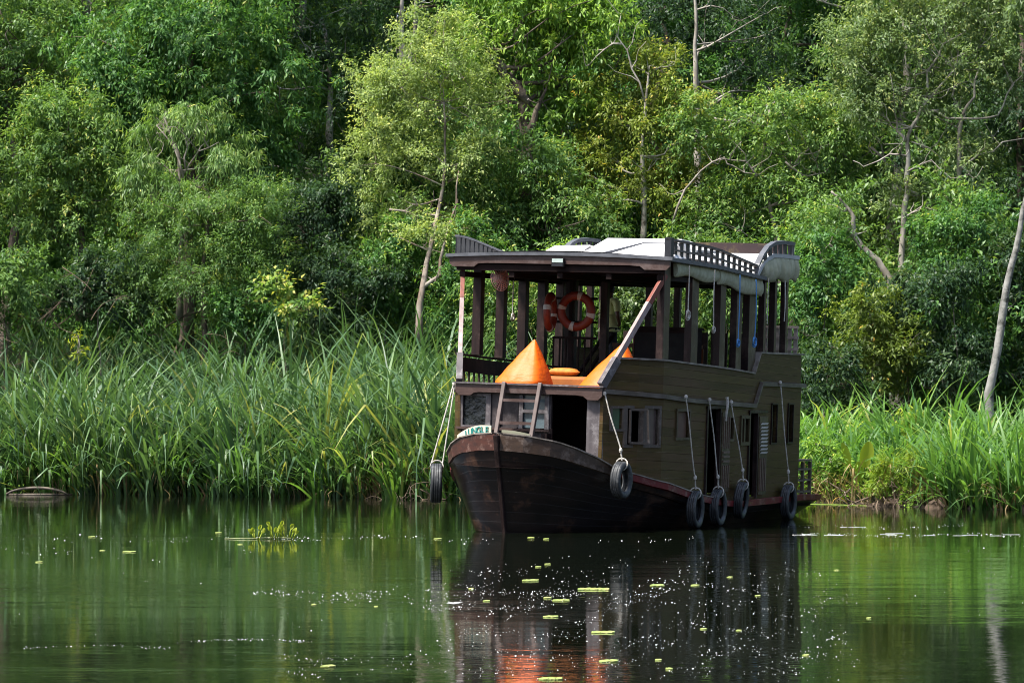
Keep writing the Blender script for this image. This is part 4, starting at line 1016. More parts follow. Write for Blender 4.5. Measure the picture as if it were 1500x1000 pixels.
plant_tree('rainforest_tree', 'tall shaded dark green tree standing in the gap left of the pale tree', foot(470, 102), B(102, (450,60,70,90), (500,150,70,90), (450,260,80,90), (540,60,60,80)), 'dark', 'bark_pale', seed=6, L=.12, tr=.2, spacing=.8,
           bare=((path(101, (592,120), (588,60), (592,-40)), .14), (path(101, (605,110), (607,50), (612,-40)), .12)))
plant_tree('pale_tree', 'pale yellow green feathery tree with a mottled forked trunk, centre', foot(614, 90.4), B(93, (640,85,75,50), (590,130,70,50), (660,160,70,60), (625,340,40,22,-2), (670,345,30,20,-1.5), (565,205,50,55), (640,240,80,55), (550,290,45,45), (610,335,90,30), (690,240,50,60), (610,50,30,45), (665,48,28,40), (560,140,35,50), (530,235,32,40), (700,160,35,60)), 'pale', 'bark_red', seed=7, L=.10, W=.037, droop=.35, tr=.085, spacing=.52, crad=.5, limbs=26,
           trunk=path(92.6, (613,500,-2.2), (618,420,-2), (628,370,-1.5), (645,290,-.3), (652,240,-.1), (650,150)), bare=((path(92.2, (622,420,-1.6), (642,400,-1.4), (650,360,-1), (668,300,-.2), (672,250)), .06), (path(92.2, (570,305), (600,310), (628,330)), .03), (path(92, (635,385), (665,375), (690,382)), .03)))
plant_tree('rainforest_tree', 'tall bright green tree with a thick fissured brown trunk, top centre', foot(780, 95), B(95, (760,40,80,60), (835,70,60,60), (705,100,55,55), (860,20,60,50), (820,150,60,45), (740,-20,80,50)), 'bright', 'bark_brown', seed=8, L=.17, W=.055, droop=.8, tr=.30, spacing=.52, limbs=22,
           trunk=path(94.6, (790,470), (785,380), (775,300), (772,220), (768,150), (745,110), (715,70)), bare=((path(94.4, (772,200), (790,160), (800,130)), .12), (path(94.4, (775,150), (740,118), (718,80)), .13)))
plant_tree('rainforest_tree', 'olive and yellow tinged tree with a grey trunk, right of the fissured trunk', foot(945, 95), B(95, (945,105,60,45), (900,200,65,60), (975,190,65,70), (930,280,80,60), (1000,270,60,50), (850,260,45,50)), 'olive', 'bark_pale', seed=9, L=.12, W=.045, droop=.55, tr=.10, spacing=.52,
           trunk=path(94.2, (945,470), (942,380), (944,300), (941,230), (944,170), (950,110)), bare=((path(94.8, (941,215), (920,180), (905,170)), .04), (path(94, (944,150), (925,95), (905,55), (910,20)), .03), (path(94, (912,62), (885,72), (863,95)), .03)), tintshift=-.02)
plant_tree('rainforest_tree', 'mid green tree filling the space below the fissured trunk, behind the boat roof', foot(820, 93.5), B(93.5, (800,300,70,60), (860,330,60,50), (740,330,60,50), (720,270,50,50), (800,230,40,40)), 'mid', 'bark_brown', seed=10, L=.13, W=.05, droop=.6, tr=.10, spacing=.52)
plant_tree('rainforest_tree', 'dark tall tree with a straight pale trunk showing high above the boat', foot(1022, 101), B(101, (1010,-10,70,60), (1080,60,80,90), (980,20,50,60), (1130,140,70,60)), 'dark', 'bark_pale', seed=11, L=.12, tr=.12, spacing=.75,
           trunk=path(100, (1024,430), (1022,250), (1020,120), (1020,40), (1016,-40)), bare=((path(99.6, (1022,75), (1060,55), (1120,20)), .04),))
plant_tree('rainforest_tree', 'mid green spreading tree with bright shoot tips and twisted pale lower branches', foot(1170, 94), B(94, (1165,170,85,45), (1110,230,70,50), (1220,210,80,60), (1050,310,60,45), (1010,190,45,60), (1160,290,100,40)), 'mid', 'twig', seed=12, L=.12, W=.048, droop=.45, tr=.12, spacing=.52, tintshift=.10,
           bare=((path(93.0, (985,330), (1005,275), (1030,250), (1060,228), (1075,245), (1110,255), (1140,240)), .034), (path(93.2, (1150,235), (1175,260), (1195,255), (1215,245)), .03), (path(93.2, (1165,240), (1185,215), (1195,235)), .035), (path(93, (1280,215), (1300,240), (1320,250)), .035), (path(93, (1110,258), (1090,235), (1050,232)), .03)))
plant_tree('branchy_tree', 'grey green tree with many pale bare boughs, upper right', foot(1328, 92.5), B(92.5, (1290,70,80,60), (1370,30,90,55), (1430,110,75,60), (1330,150,80,45), (1275,150,55,50), (1470,30,70,60), (1400,230,60,40), (1350,300,70,45), (1290,0,60,60), (1420,-10,70,60), (1250,110,40,60)), 'greyish', 'bark_pale', seed=13, L=.11, W=.042, droop=.5, tr=.10, spacing=.5, limbs=24, tintshift=.05,
           trunk=path(92.1, (1322,500), (1320,380), (1327,300), (1330,240), (1331,200), (1350,160), (1400,100)),
           bare=((path(91.4, (1331,230), (1300,225), (1270,245), (1250,235)), .028), (path(91.4, (1330,250), (1365,235), (1395,260), (1420,255)), .026), (path(91.4, (1326,320), (1350,300), (1385,310)), .024), (path(92.1, (1330,205), (1315,190), (1308,160), (1312,140)), 0.041), (path(92.1, (1408,450), (1403,220), (1410,165), (1425,140), (1435,100)), 0.075), (path(92.1, (1355,160), (1390,170), (1430,172), (1462,168), (1475,140), (1500,110), (1530,60)), 0.037),
                 (path(92.1, (1404,250), (1435,226), (1470,208), (1520,200)), 0.037), (path(92.1, (1350,160), (1362,105), (1385,62), (1420,45), (1455,20), (1500,-10)), 0.037), (path(92.1, (1330,40), (1345,35), (1375,25), (1410,8)), 0.031), (path(92.1, (1335,205), (1360,215), (1400,250)), 0.020), (path(92.1, (1340,125), (1345,105), (1365,105)), 0.020), (path(92.1, (1410,165), (1395,140), (1400,110), (1405,70)), 0.034)))
# leaning bare trunk at the right edge; its crown is above the frame
plant_tree('leaning_tree', 'leaning pale grey trunk rising out of the reeds at the right edge', foot(1446, 82), B(82, (1610,-20,130,80), (1540,185,30,22)), 'greyish', 'bark_grey', seed=14, L=.2, W=.08, tr=.125, spacing=.8, limbs=5,
           trunk=path(82, (1446,640), (1449,575), (1465,480), (1482,390), (1500,310), (1530,190), (1580,40)))
plant_tree('crooked_tree', 'crooked bare pale trunk bending down to the right, right of the boat roof', foot(1312, 89), B(89, (1210,330,45,35), (1300,440,45,30)), 'mid', 'bark_pale', seed=15, L=.12, tr=.11, limbs=6,
           trunk=path(89, (1315,520), (1305,410), (1285,380), (1262,360), (1250,340), (1250,320), (1235,295), (1218,280)))

# --- understorey shrubs, each its own
SH = [
 ('round dark shrub behind the reeds at the far left edge', 20, 430, 90, [(20,420,60,55),(-40,440,50,60)], 'mid', -.15),
 ('leafy dark shrub with drooping leaves below the yellow green tree', 150, 440, 91, [(150,400,55,45),(110,440,60,40),(170,450,50,40)], 'dark', 0.05),
 ('low shaded shrub left of the bright sapling', 350, 470, 91, [(340,455,50,38),(390,470,45,30)], 'deep', -.12),
 ('shaded shrub between the bright sapling and the forked trunk', 500, 430, 92, [(480,400,60,50),(540,430,60,45),(500,460,60,35)], 'dark', .05),
 ('shaded hanging mass of dark leaves under the round glossy tree', 450, 340, 94, [(440,330,60,60),(490,310,50,60)], 'dark', -.05),
 ('glossy mid green shrub left of the forked trunk', 565, 400, 92.5, [(560,390,50,45),(590,350,45,35),(575,450,45,35)], 'deep', .08),
 ('glossy shrub right of the forked trunk beside the boat', 668, 430, 91.5, [(665,420,40,55),(690,350,45,40),(660,470,40,40)], 'deep', .10),
 ('sunlit shrub seen between the left hand posts of the boat', 740, 450, 90, [(735,430,50,55),(760,470,50,45),(720,480,40,40)], 'mid', .10),
 ('yellow green shrub seen through the boat behind the life ring', 850, 440, 91, [(840,430,55,55),(880,460,45,50),(830,390,40,35)], 'bright', .0),
 ('pale leafed shrub seen through the boat behind the slanted brace', 950, 430, 91, [(930,420,55,45),(975,440,50,45),(925,470,50,40)], 'greyish', -.05),
 ('green shrub seen between the right hand posts of the boat', 1060, 430, 90, [(1040,420,50,50),(1085,440,45,45),(1060,385,50,40)], 'mid', .0),
 ('leafy olive shrub just right of the boat roof', 1210, 420, 88, [(1200,380,45,45),(1190,440,55,50),(1225,410,45,45)], 'deep', -.05),  # right bank shrubs from here: missing crown shade put into darker leaf colours
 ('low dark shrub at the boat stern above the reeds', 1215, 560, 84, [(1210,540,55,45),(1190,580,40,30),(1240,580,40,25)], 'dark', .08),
 ('olive leafed shrub in the middle of the right bank', 1280, 500, 86, [(1265,480,50,50),(1300,520,55,50),(1250,530,45,40)], 'olive', -.32),
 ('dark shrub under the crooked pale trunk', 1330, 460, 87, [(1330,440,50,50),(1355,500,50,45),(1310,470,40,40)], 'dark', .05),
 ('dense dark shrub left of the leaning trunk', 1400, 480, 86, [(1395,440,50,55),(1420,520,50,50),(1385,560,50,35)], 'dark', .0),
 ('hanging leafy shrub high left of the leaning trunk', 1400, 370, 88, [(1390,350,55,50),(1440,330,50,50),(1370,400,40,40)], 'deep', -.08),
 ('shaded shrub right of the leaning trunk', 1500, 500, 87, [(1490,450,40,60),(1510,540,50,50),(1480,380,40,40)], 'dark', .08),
 ('dark shrub seen low between the forked trunk and the left boat posts', 620, 470, 93.5, [(610,430,60,60)], 'dark', 0),
]
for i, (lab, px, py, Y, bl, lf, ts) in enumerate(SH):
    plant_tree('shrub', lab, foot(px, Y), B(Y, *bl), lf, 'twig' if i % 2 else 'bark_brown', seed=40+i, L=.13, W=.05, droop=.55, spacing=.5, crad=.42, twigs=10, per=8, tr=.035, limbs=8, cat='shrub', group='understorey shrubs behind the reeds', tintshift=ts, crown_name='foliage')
plant_tree('sapling', 'bright yellow green big leafed sapling in front of the dark shrubs, above the reeds', foot(420, 90), B(90, (405,420,32,18), (440,440,30,20), (425,455,28,14)), 'mid', 'bark_brown', seed=70, L=.18, W=.085, droop=.3, spacing=.55, crad=.32, twigs=6, per=5, tr=.016, limbs=6, cat='sapling', tintshift=.40, crown_name='foliage')
plant_tree('sapling', 'arching yellow green sapling standing up above the right hand reeds', foot(1338, 79), B(79, (1335,612,18,14), (1328,630,12,12), (1345,640,14,12)), 'yellow', 'twig', seed=71, L=.17, W=.06, droop=1.0, spacing=.5, crad=.26, twigs=6, per=6, tr=.02, limbs=5, cat='sapling', tintshift=-.2, crown_name='foliage')
plant_tree('sapling', 'small bright yellow plant sticking out of the left hand reeds', foot(113, 89), B(89, (113,497,9,11), (116,515,8,9)), 'yellow', 'twig', seed=72, L=.15, W=.035, droop=.5, spacing=.6, crad=.16, twigs=4, per=3, tr=.02, limbs=4, cat='sapling', tintshift=.3, crown_name='foliage')
plant_tree('shrub', 'fresh yellow green feathery shrub at the water edge on the right bank', foot(1325, 75.7), B(75.6, (1330,680,35,25), (1300,705,30,25), (1352,700,26,28)), 'yellow', 'twig', seed=73, L=.13, W=.025, droop=.3, spacing=.36, crad=.28, twigs=9, per=8, tr=.02, limbs=8, cat='shrub', tintshift=-.28, crown_name='foliage')
plant_tree('shrub', 'leafy light green shrub just right of the boat stern at the water', foot(1225, 77.2), B(77.0, (1222,690,32,32), (1250,700,28,25), (1205,665,20,20)), 'bright', 'twig', seed=74, L=.12, W=.035, droop=.3, spacing=.4, crad=.3, twigs=9, per=8, tr=.02, limbs=8, cat='shrub', tintshift=-.08, crown_name='foliage')

# --- back rows: three kinds, copied
rsB = np.random.RandomState(99)
def backproto(i, leaf, bark, seed, pos):
    x, y = pos; z = ground_z(x, y); bl = []
    for k in range(7): bl.append(((x + rsB.normal()*1.3, y + rsB.normal()*1.0, z + 2.2 + k*2.0), (1.9+rsB.rand()*.7, 1.8, 1.5+rsB.rand()*.5)))
    return plant_tree('forest_tree', '', (x, y, z), bl, leaf, bark, seed=seed, L=.17, W=.07, droop=.55, spacing=.85, crad=.68, twigs=10, per=7, tr=.2, limbs=16, group='trees in the shaded rows behind')
KL = ['shaded dark green forest tree in the rows behind the front trees', 'shaded mid green forest tree with a pale trunk in the rows behind', 'shaded deep green broad leafed forest tree in the rows behind']
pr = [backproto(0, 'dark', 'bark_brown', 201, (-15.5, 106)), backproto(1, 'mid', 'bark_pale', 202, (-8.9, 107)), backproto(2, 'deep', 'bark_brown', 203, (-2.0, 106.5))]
for p, l in zip(pr, KL): p['label'] = l
spots = [(-21,101),(-18.6,105),(-12.6,105.5),(-6.2,104.5),(1.4,105.5),(4.6,104.5),(7.9,105.5),(11.0,103),(14.2,101),(17.5,98),(20.5,96),(-24,97),
         (-13.6,110),(-10.6,111),(-5.0,110.5),(-1.2,111),(2.6,110),(6.4,110.5),(9.6,109),(13.0,107.5),(16.4,105),(-17,110),(-20.5,108),(-7.9,112),(0.4,102.8),(-10.2,103.2),(17.8,93),(20.5,89),(23,92),(-19.5,94),(-22.5,91)]
for i, (x, y) in enumerate(spots):
    k = (i*2 + i//3) % 3
    copy_tree(pr[k], KL[k], (x, y, ground_z(x, y)), rsB.rand()*6.28, .92 + rsB.rand()*.28, 'trees in the shaded rows behind')
# undergrowth between the trunks: two kinds, copied
ug = []
for k, (lf, lb_) in enumerate((('deep', 'shaded leafy undergrowth bush between the trunks behind the front shrubs'), ('mid', 'shaded paler undergrowth bush between the trunks behind the front shrubs'))):
    x, y = (-11.5, 98.5) if k == 0 else (-6.3, 98); z = ground_z(x, y)
    ug.append(plant_tree('undergrowth_bush', lb_, (x, y, z), [((x-.5, y, z+1.0), (1.2, 1.0, 1.0)), ((x+.6, y+.2, z+1.9), (1.2, 1.0, 1.1)), ((x-.2, y, z+3.2), (1.1, .9, 1.2)), ((x+.3, y+.2, z+4.5), (.9, .9, 1.0))], lf, 'twig', seed=230+k, L=.15, W=.06, droop=.6, spacing=.52, crad=.5, twigs=10, per=7, tr=.05, limbs=10, cat='bush', group='undergrowth between the trunks', crown_name='foliage'))
UL = [r_['label'] for r_ in ug]
for i, x in enumerate(np.arange(-21, 22, 1.5)):
    y = bank(x) + (14.5 if i % 2 else 17.5) + rsB.rand()*1.2; k = (i + i//4) % 2
    copy_tree(ug[k], UL[k], (x + rsB.normal()*.3, y, ground_z(x, y)), rsB.rand()*6.28, .85 + rsB.rand()*.4, 'undergrowth between the trunks')
# the wood behind reads as one mass
def far_forest():
    rs = np.random.RandomState(5); n = 6500
    x = rs.uniform(-48, 48, n); y = 114 + rs.uniform(0, 10, n) + 2*np.sin(x*.6); z = rs.uniform(0, 1, n)**1.25*19 + 1.2
    C = np.stack([x, y, z], 1); O = norm(np.stack([rs.normal(size=n)*.4, -np.ones(n), rs.normal(size=n)*.5+.2], 1))
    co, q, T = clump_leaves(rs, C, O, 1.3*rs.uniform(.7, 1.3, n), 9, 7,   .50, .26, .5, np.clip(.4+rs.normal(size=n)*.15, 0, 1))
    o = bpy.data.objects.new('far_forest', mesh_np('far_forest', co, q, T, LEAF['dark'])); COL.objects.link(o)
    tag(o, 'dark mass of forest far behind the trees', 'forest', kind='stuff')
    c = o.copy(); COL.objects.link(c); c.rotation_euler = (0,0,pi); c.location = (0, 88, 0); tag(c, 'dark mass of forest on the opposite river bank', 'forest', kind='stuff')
far_forest()

# --- reeds: long strap leaves in tufts
def blades(rs, root, head, elev, Ln, Wn, bend, T, kink, seg=6):
    n = len(root); pos = root.copy(); el = elev.copy(); rows = []
    side = np.stack([-np.sin(head), np.cos(head), np.zeros(n)], 1)
    tw = rs.normal(size=n)*.6; side = norm(side + np.stack([np.cos(head), np.sin(head), np.zeros(n)], 1)*tw[:, None])
    for k in range(seg+1):
        t = k/seg; wv = Wn * np.where(t < .6, .8 + .35*t, 1.01*(1.02-t)/.42 + .02)
        rows.append(np.stack([pos - side*wv[:, None]/2, pos + side*wv[:, None]/2], 1))
        d = np.stack([np.cos(el)*np.cos(head), np.cos(el)*np.sin(head), np.sin(el)], 1)
        pos = pos + d * (Ln/seg)[:, None]
        el = el - bend*(.35+1.3*t)/seg - np.where((kink > 0) & (abs(t-kink) < .5/seg), 1.5, 0)
    co = np.stack(rows, 1).reshape(n, -1, 3); m = (seg+1)*2
    base = (np.arange(n)*m)[:, None, None]
    qs = np.array([[2*k, 2*k+1, 2*k+3, 2*k+2] for k in range(seg)])[None]
    return co.reshape(-1, 3), (base + qs).reshape(-1, 4), np.repeat(T, m)
def tufts(rs, P, per, hmin, hmax, wd=.070, spread=.15, bend=1.65, dryf=.0, tint=.45):
    n = len(P); k = n*per
    base = np.repeat(P, per, 0); r = np.abs(rs.normal(size=k))*spread; a = rs.uniform(0, 2*pi, k)
    root = base + np.stack([r*np.cos(a), r*np.sin(a), np.zeros(k)], 1)
    head = a + rs.normal(size=k)*.5
    patch = 1 + .20*np.sin(P[:, 0]*1.3 + P[:, 1]*.9) + .14*np.sin(P[:, 0]*3.1 - P[:, 1]*1.7)
    hh = np.repeat(rs.uniform(hmin, hmax, n)*patch, per)
    tint = np.clip(tint + .16*np.sin(P[:, 0]*1.9 + P[:, 1]*2.3) , 0, 1)
    elev = np.clip(1.50 - np.abs(rs.normal(size=k))*.38, .35, 1.56)
    T = np.clip(np.repeat(tint + rs.normal(size=n)*.13, per) + rs.normal(size=k)*.15, 0, 1)
    kink = np.where(rs.rand(k) < .36, rs.uniform(.45, .85, k), 0)
    return blades(rs, root, head, elev, hh*rs.uniform(.6, 1.12, k), wd*rs.uniform(.7, 1.25, k), bend*rs.uniform(.4, 1.5, k), T, kink)
def reed_bed(name, label, x0, x1, depth, n, per, hmin, hmax, mat, seed, tint=.45, front=.12, sub=None):
    rs = np.random.RandomState(seed); P = []
    while len(P) < n:
        x = rs.uniform(x0, x1); d = front + depth*rs.rand()**1.15; y = bank(x) + d
        if sub and not sub(x, d, rs): continue
        P.append((x, y, ground_z(x, y) - .03))
    co, q, T = tufts(rs, np.array(P), per, hmin, hmax, tint=tint)
    o = bpy.data.objects.new(name, mesh_np(name, co, q, T, LEAF[mat])); COL.objects.link(o)
    return tag(o, label, 'reeds', kind='stuff')
reed_bed('reeds', 'dense bed of tall blue green strap leaved reeds on the left bank', -19, 1.2, 11.5, 1300, 22, 1.8, 3.7, 'reed', 11, tint=.5, front=-.08)
reed_bed('reeds', 'broad bladed yellower reeds along the water edge of the left bank', -14, -1.0, .9, 95, 20, 1.1, 2.0, 'reedlit', 14, tint=.45, front=0)
reed_bed('reeds', 'bright green reeds on the right bank, sunlight put into their colour', 5.4, 17, 7.5, 820, 18, 1.3, 2.35, 'reedlit', 12, tint=.5, sub=lambda x, d, rs: not (6.2 < x < 8.9 and d < 1.7 and rs.rand() < .92))
reed_bed('reeds', 'reeds on the bank behind the boat', 1.0, 5.6, 9, 320, 20, 1.3, 2.0, 'reed', 13)
def dry_blades():
    rs = np.random.RandomState(21); P = []
    for _ in range(900):
        x = rs.uniform(-17, 13); d = .05 + abs(rs.normal())*(.6 if _ < 450 else 5); P.append((x, bank(x)+d, ground_z(x, bank(x)+d)))
    co, q, T = tufts(rs, np.array(P), 5, .6, 1.5, wd=.03, bend=2.4, tint=.4)
    o = bpy.data.objects.new('dry_leaves', mesh_np('dry_leaves', co, q, T, LEAF['dry'])); COL.objects.link(o)
    tag(o, 'dead brown strap leaves hanging along the water edge', 'dry leaves', kind='stuff')
dry_blades()
def low_cover():
    rs = np.random.RandomState(31); n = 900
    x = rs.uniform(-19, 16, n); d = np.where(x > 5, rs.uniform(.0, 4, n), rs.uniform(9, 13, n))
    sel = rs.rand(n) < .12; d = np.where((x < -11) & sel, rs.uniform(0, .3, n), d)
    C = np.array([(a, bank(a)+b, ground_z(a, bank(a)+b)+.15+.25*rs.rand()) for a, b in zip(x, d)]); O = np.tile(np.array([0,-.3,.95]), (n, 1))
    co, q, T = clump_leaves(rs, C, O, .35*rs.uniform(.6, 1.3, n), 9, 7, .11, .045, .15, np.clip(.45+rs.normal(size=n)*.15, 0, 1))
    o = bpy.data.objects.new('ground_cover', mesh_np('ground_cover', co, q, T, LEAF['bright'])); COL.objects.link(o)
    tag(o, 'low leafy ground cover along the bank', 'ground cover', kind='stuff')
low_cover()
# single screw-pine like rosettes at the water edge
def rosette(label, px, Y, n, h, mat, seed, tint=.6, wd=.055, spread=.05):
    rs = np.random.RandomState(seed); b = foot(px, Y); r = thing('strap_leaf_plant', label, 'plant', b, group='strap leaved plants at the water edge')
    k = n; a = rs.uniform(0, 2*pi, k)
    root = np.stack([np.cos(a)*spread, np.sin(a)*spread, np.full(k, .12)], 1)
    elev = np.clip(1.45 - np.abs(rs.normal(size=k))*.38, .25, 1.55)
    co, q, T = blades(rs, root, a, elev, h*rs.uniform(.6, 1.1, k), wd*rs.uniform(.8, 1.2, k), rs.uniform(.3, 1.6, k), np.clip(tint+rs.normal(size=k)*.15, 0, 1), np.where(rs.rand(k) < .2, rs.uniform(.5, .8, k), 0), seg=7)
    o = bpy.data.objects.new('leaf_rosette', mesh_np('leaf_rosette', co, q, T, LEAF[mat])); COL.objects.link(o); o.parent = r
    mb = MB(); mb.tube([(0,0,-.2),(0,0,.05),(.01,0,.22)], [.06,.055,.04], 7); mb.build('stem', M['bark_brown'], r)
rosette('small narrow rosette standing alone left of the brightest plant', 131, 85.3, 22, 1.15, 'reed', 301, .75)
rosette('brightest yellow green strap leaved plant with one orange leaf, at the left water edge', 215, 84.9, 44, 1.45, 'reedlit', 302, .75)
rosette('tall fan of upright green leaves at the water edge, left of centre', 350, 83.6, 40, 2.6, 'reedlit', 303, .55, .065)
rosette('spreading rosette with drooping leaves right of the tall fan', 405, 83.2, 36, 1.6, 'reed', 304, .7)
rosette('short rosette halfway between the tall fan and the yellowish plant', 500, 82.4, 34, 1.5, 'reed', 305, .65)
rosette('yellowish strap leaved plant beside the bare roots near the boat', 575, 81.7, 40, 1.75, 'reedlit', 306, .85)
rosette('blue green rosette at the far left behind the floating hoop log', 55, 86.2, 34, 1.6, 'reed', 307, .5)
rosette('large open rosette at the water edge on the right bank', 1422, 73.7, 46, 1.7, 'reedlit', 308, .62, .065)
rosette('rosette cut by the right edge of the photo', 1500, 72.7, 40, 1.5, 'reedlit', 309, .5, .06)
rosette('slim rosette between the dirt mound and the large open rosette', 1370, 74.6, 26, 1.3, 'reedlit', 310, .5)
# broad paddle leaves
r = thing('broad_leaf_plant', 'plant with two big glossy paddle leaves on the right bank', 'plant', foot(1262, 76.6))
for k, (dx, h, ln, wd, tl) in enumerate(((.06, 1.05, .62, .30, .2), (-.26, 1.1, .55, .17, -.5), (-.05, .75, .5, .22, -.1), (.2, .6, .5, .22, .5))):
    mb = MB(); rows = []
    for i in range(9):
        t = i/8; wv = wd*.5*math.sin(pi*min(t*.9+.06, 1))**.7; c = Vector((dx + tl*ln*t*.6, -.05 - .12*t, h-.35+ln*t - .06*t*t))
        rows.append([c + Vector((-wv, -.05*abs(wv)/.15, 0)), c, c + Vector((wv, -.05*abs(wv)/.15, 0))])
    mb.loft(rows); lf = mb.build('leaf', LEAF['yellow'], r, smooth=True)
    a_ = lf.data.attributes.new('tint', 'FLOAT', 'POINT'); a_.data.foreach_set('value', [.55 if k else .75]*len(lf.data.vertices))
    mb = MB(); mb.tube([(dx*.2,0,-.05),(dx*.6,-.02,(h-.35)*.5),(dx,-.05,h-.34)], [.02,.016,.012], 6); mb.build('stalk', LEAF['reedlit'], r)

# --- dead wood
def twig_heap(name, label, cat, px, py, Y, n, ln, r, mat, seed, sx, sz):
    rs = np.random.RandomState(seed); b = at(px, py, Y); o = thing(name, label, cat, (b.x, b.y, ground_z(b.x, b.y)))
    dz = b.z - ground_z(b.x, b.y); mb = MB()
    for _ in range(n):
        s = Vector((rs.normal()*sx, rs.normal()*.4, dz*rs.uniform(.2, 1) + rs.normal()*sz)); d = Vector((rs.normal(), rs.normal()*.5, rs.normal()*.45)).normalized()*ln*rs.uniform(.4, 1.2); bd = Vector(rs.normal(size=3))*ln*.15
        pts = [s + d*t + bd*sin(pi*t)*1.2 + Vector((0,0,-.1*t*t*ln)) for t in np.linspace(0, 1, 6)]; rr = r*rs.uniform(.4, 1.2)
        mb.tube(pts, [rr*(1-.7*t) for t in np.linspace(0, 1, 6)], 5)
        for _ in range(2): 
            q = pts[rs.randint(1, 5)]; e = q + Vector(rs.normal(size=3))*ln*.25; mb.tube([q, (q+e)/2 + Vector((0,0,.03)), e], [rr*.5, rr*.35, rr*.15], 4)
    mb.build('twigs', M[mat], o, smooth=True); return o
twig_heap('brush_heap', 'tangle of dry brown twigs above the reeds at far left', 'brush', 65, 425, 90, 55, 1.1, .016, 'drybrush', 401, .8, .35)
twig_heap('bare_roots', 'tangle of bare pale roots at the water edge just left of the boat', 'roots', 605, 715, 80.7, 16, .7, .016, 'drybrush', 402, .42, .05)
twig_heap('brush_heap', 'low heap of brown roots and litter at the water edge on the right bank', 'brush', 1300, 728, 75.5, 60, .6, .018, 'drybrush', 403, .5, .10)
twig_heap('brush_heap', 'dry twigs in the shade right of the dense fine leaved tree', 'brush', 330, 480, 90.5, 30, .8, .014, 'drybrush', 404, .7, .2)
def mound(name, label, px, Y, rx, h, seed):
    rs = np.random.RandomState(seed); b = foot(px, Y); mb = MB(); rows = []
    for i in range(7):
        t = i/6; rows.append([(rx*(1-t**1.5)*cos(a)*(1+.2*sin(3*a+seed)), .6*rx*(1-t**1.5)*sin(a), h*t - .2*(1-t) + .04*rs.normal()) for a in np.linspace(0, 2*pi, 21)[:-1]])
    mb.loft(rows, closed=True); mb.add(rows[-1], [tuple(range(20))])
    o = mb.build(name, surf('brown_soil', (.085,.058,.04,1), (.045,.032,.024,1), scale=6, rough=.95, bump=1, dist=.05), smooth=True, loc=b); tag(o, label, 'mound')
mound('earth_mound', 'wider brown earth mound at the water edge on the right bank', 1295, 75.5, .62, .30, 3)
mound('earth_mound', 'smaller brown earth mound left of the large open rosette', 1375, 74.4, .42, .24, 5)
# hoop-shaped floating log
o = thing('floating_log', 'bent floating log forming a flat hoop at the far left water edge', 'log', at(55, 721, 87.0*.975) * 1)
o.location.z = 0
mb = MB()
mb.tube([(-.72 + 1.44*t, -.10+.05*sin(t*5), .02 + .15*sin(pi*t)**.6) for t in np.linspace(0, 1, 14)], [.022+.012*sin(pi*t) for t in np.linspace(0, 1, 14)], 8)
mb.tube([(-.70 + 1.5*t, .18-.42*sin(pi*t), .015) for t in np.linspace(0, 1, 14)], [.014+.012*sin(pi*t) for t in np.linspace(0, 1, 14)], 8)
mb.build('branch', M['log'], o, smooth=True)

# --- things floating on the river
def on_water(px, py):
    Y = FPX*EYE/(py-HOR); return ((px-750)/FPX*Y, Y, 0), Y
def scrap(label, px, py, wpx, lobes, seed, group='leaf scraps floating on the river', dep=1.1):
    (x, y, z), Y = on_water(px, py); rs = np.random.RandomState(seed); W_ = wpx/FPX*Y/2; mb = MB()
    for k in range(lobes):
        r = W_/lobes*1.25 if lobes > 1 else W_; cx = (-W_ + r + k*(2*W_-2*r)/max(1, lobes-1)) if lobes > 1 else 0; cy = rs.normal()*r*.4; n = 18; tl = rs.normal(size=2)*.10
        top = []; bot = []
        for q in range(n):
            a = 2*pi*q/n; rr = r*(1 + .14*sin(2*a+rs.rand()) + .08*rs.normal()); p = (cx+rr*cos(a), cy+rr*sin(a)*dep)
            h = .003 + (.0035 + .005*W_/.15)*(1 + (p[1]-cy)/r*.9) + .003*rs.rand() + tl[0]*(p[0]-cx)*.25; top.append((p[0], p[1], h)); bot.append((p[0]*.96, p[1]*.96, -.01))
        mb.add(top + bot + [(cx, cy, .007 + .002*rs.rand())], [(q, (q+1) % n, 2*n) for q in range(n)] + [(n+q, n+(q+1) % n, (q+1) % n, q) for q in range(n)] + [tuple(reversed(range(n, 2*n)))])
    o = mb.build('floating_leaf', M['scrap'], loc=(x, y, 0)); tag(o, label, 'leaf', group)
big = [('largest floating raft of yellow green leaves, in front of the boat', 869,863,46,5), ('pair of floating yellow green leaves just left of the largest raft', 777,850,24,2), ('floating yellow green leaf right of the largest raft', 962,857,20,1),
       ('floating leaf cluster below left of the largest raft', 822,879,24,3), ('pale floating leaf in the middle of the dark boat reflection', 807,903,22,2), ('long pale floating leaf below the largest raft', 883,926,34,3),
       ('yellowish floating leaf pair near the lower edge, right of the orange reflection', 891,968,28,2), ('floating leaf at the very bottom edge of the photo', 806,994,34,3), ('squarish floating leaf on the calm water at left', 190,808,19,2), ('rounded brownish green floating leaf near the bottom, left of the boat', 481,975,19,1)]
for i, (l, a, b_, c, d) in enumerate(big): scrap(l, a, b_, c, d, 500+i)
small = [(802,826,9),(788,830,8),(802,875,11),(713,880,10),(964,966,9),(980,979,10),(1030,921,9),(1082,923,8),(1069,845,8),(1018,857,12),(58,823,10),(150,806,7),(320,780,9),(352,797,7),(641,789,11),(778,787,9),(800,789,8),(1180,959,9),(1272,905,7),(1225,835,8),(135,786,9),(460,885,7),(551,888,6),(690,862,7),(1110,872,8)]
for i, (a, b_, c) in enumerate(small): scrap('small yellow green leaf scrap floating on the dark river', a, b_, c, 1, 600+i, 'small leaf scraps floating on the river')
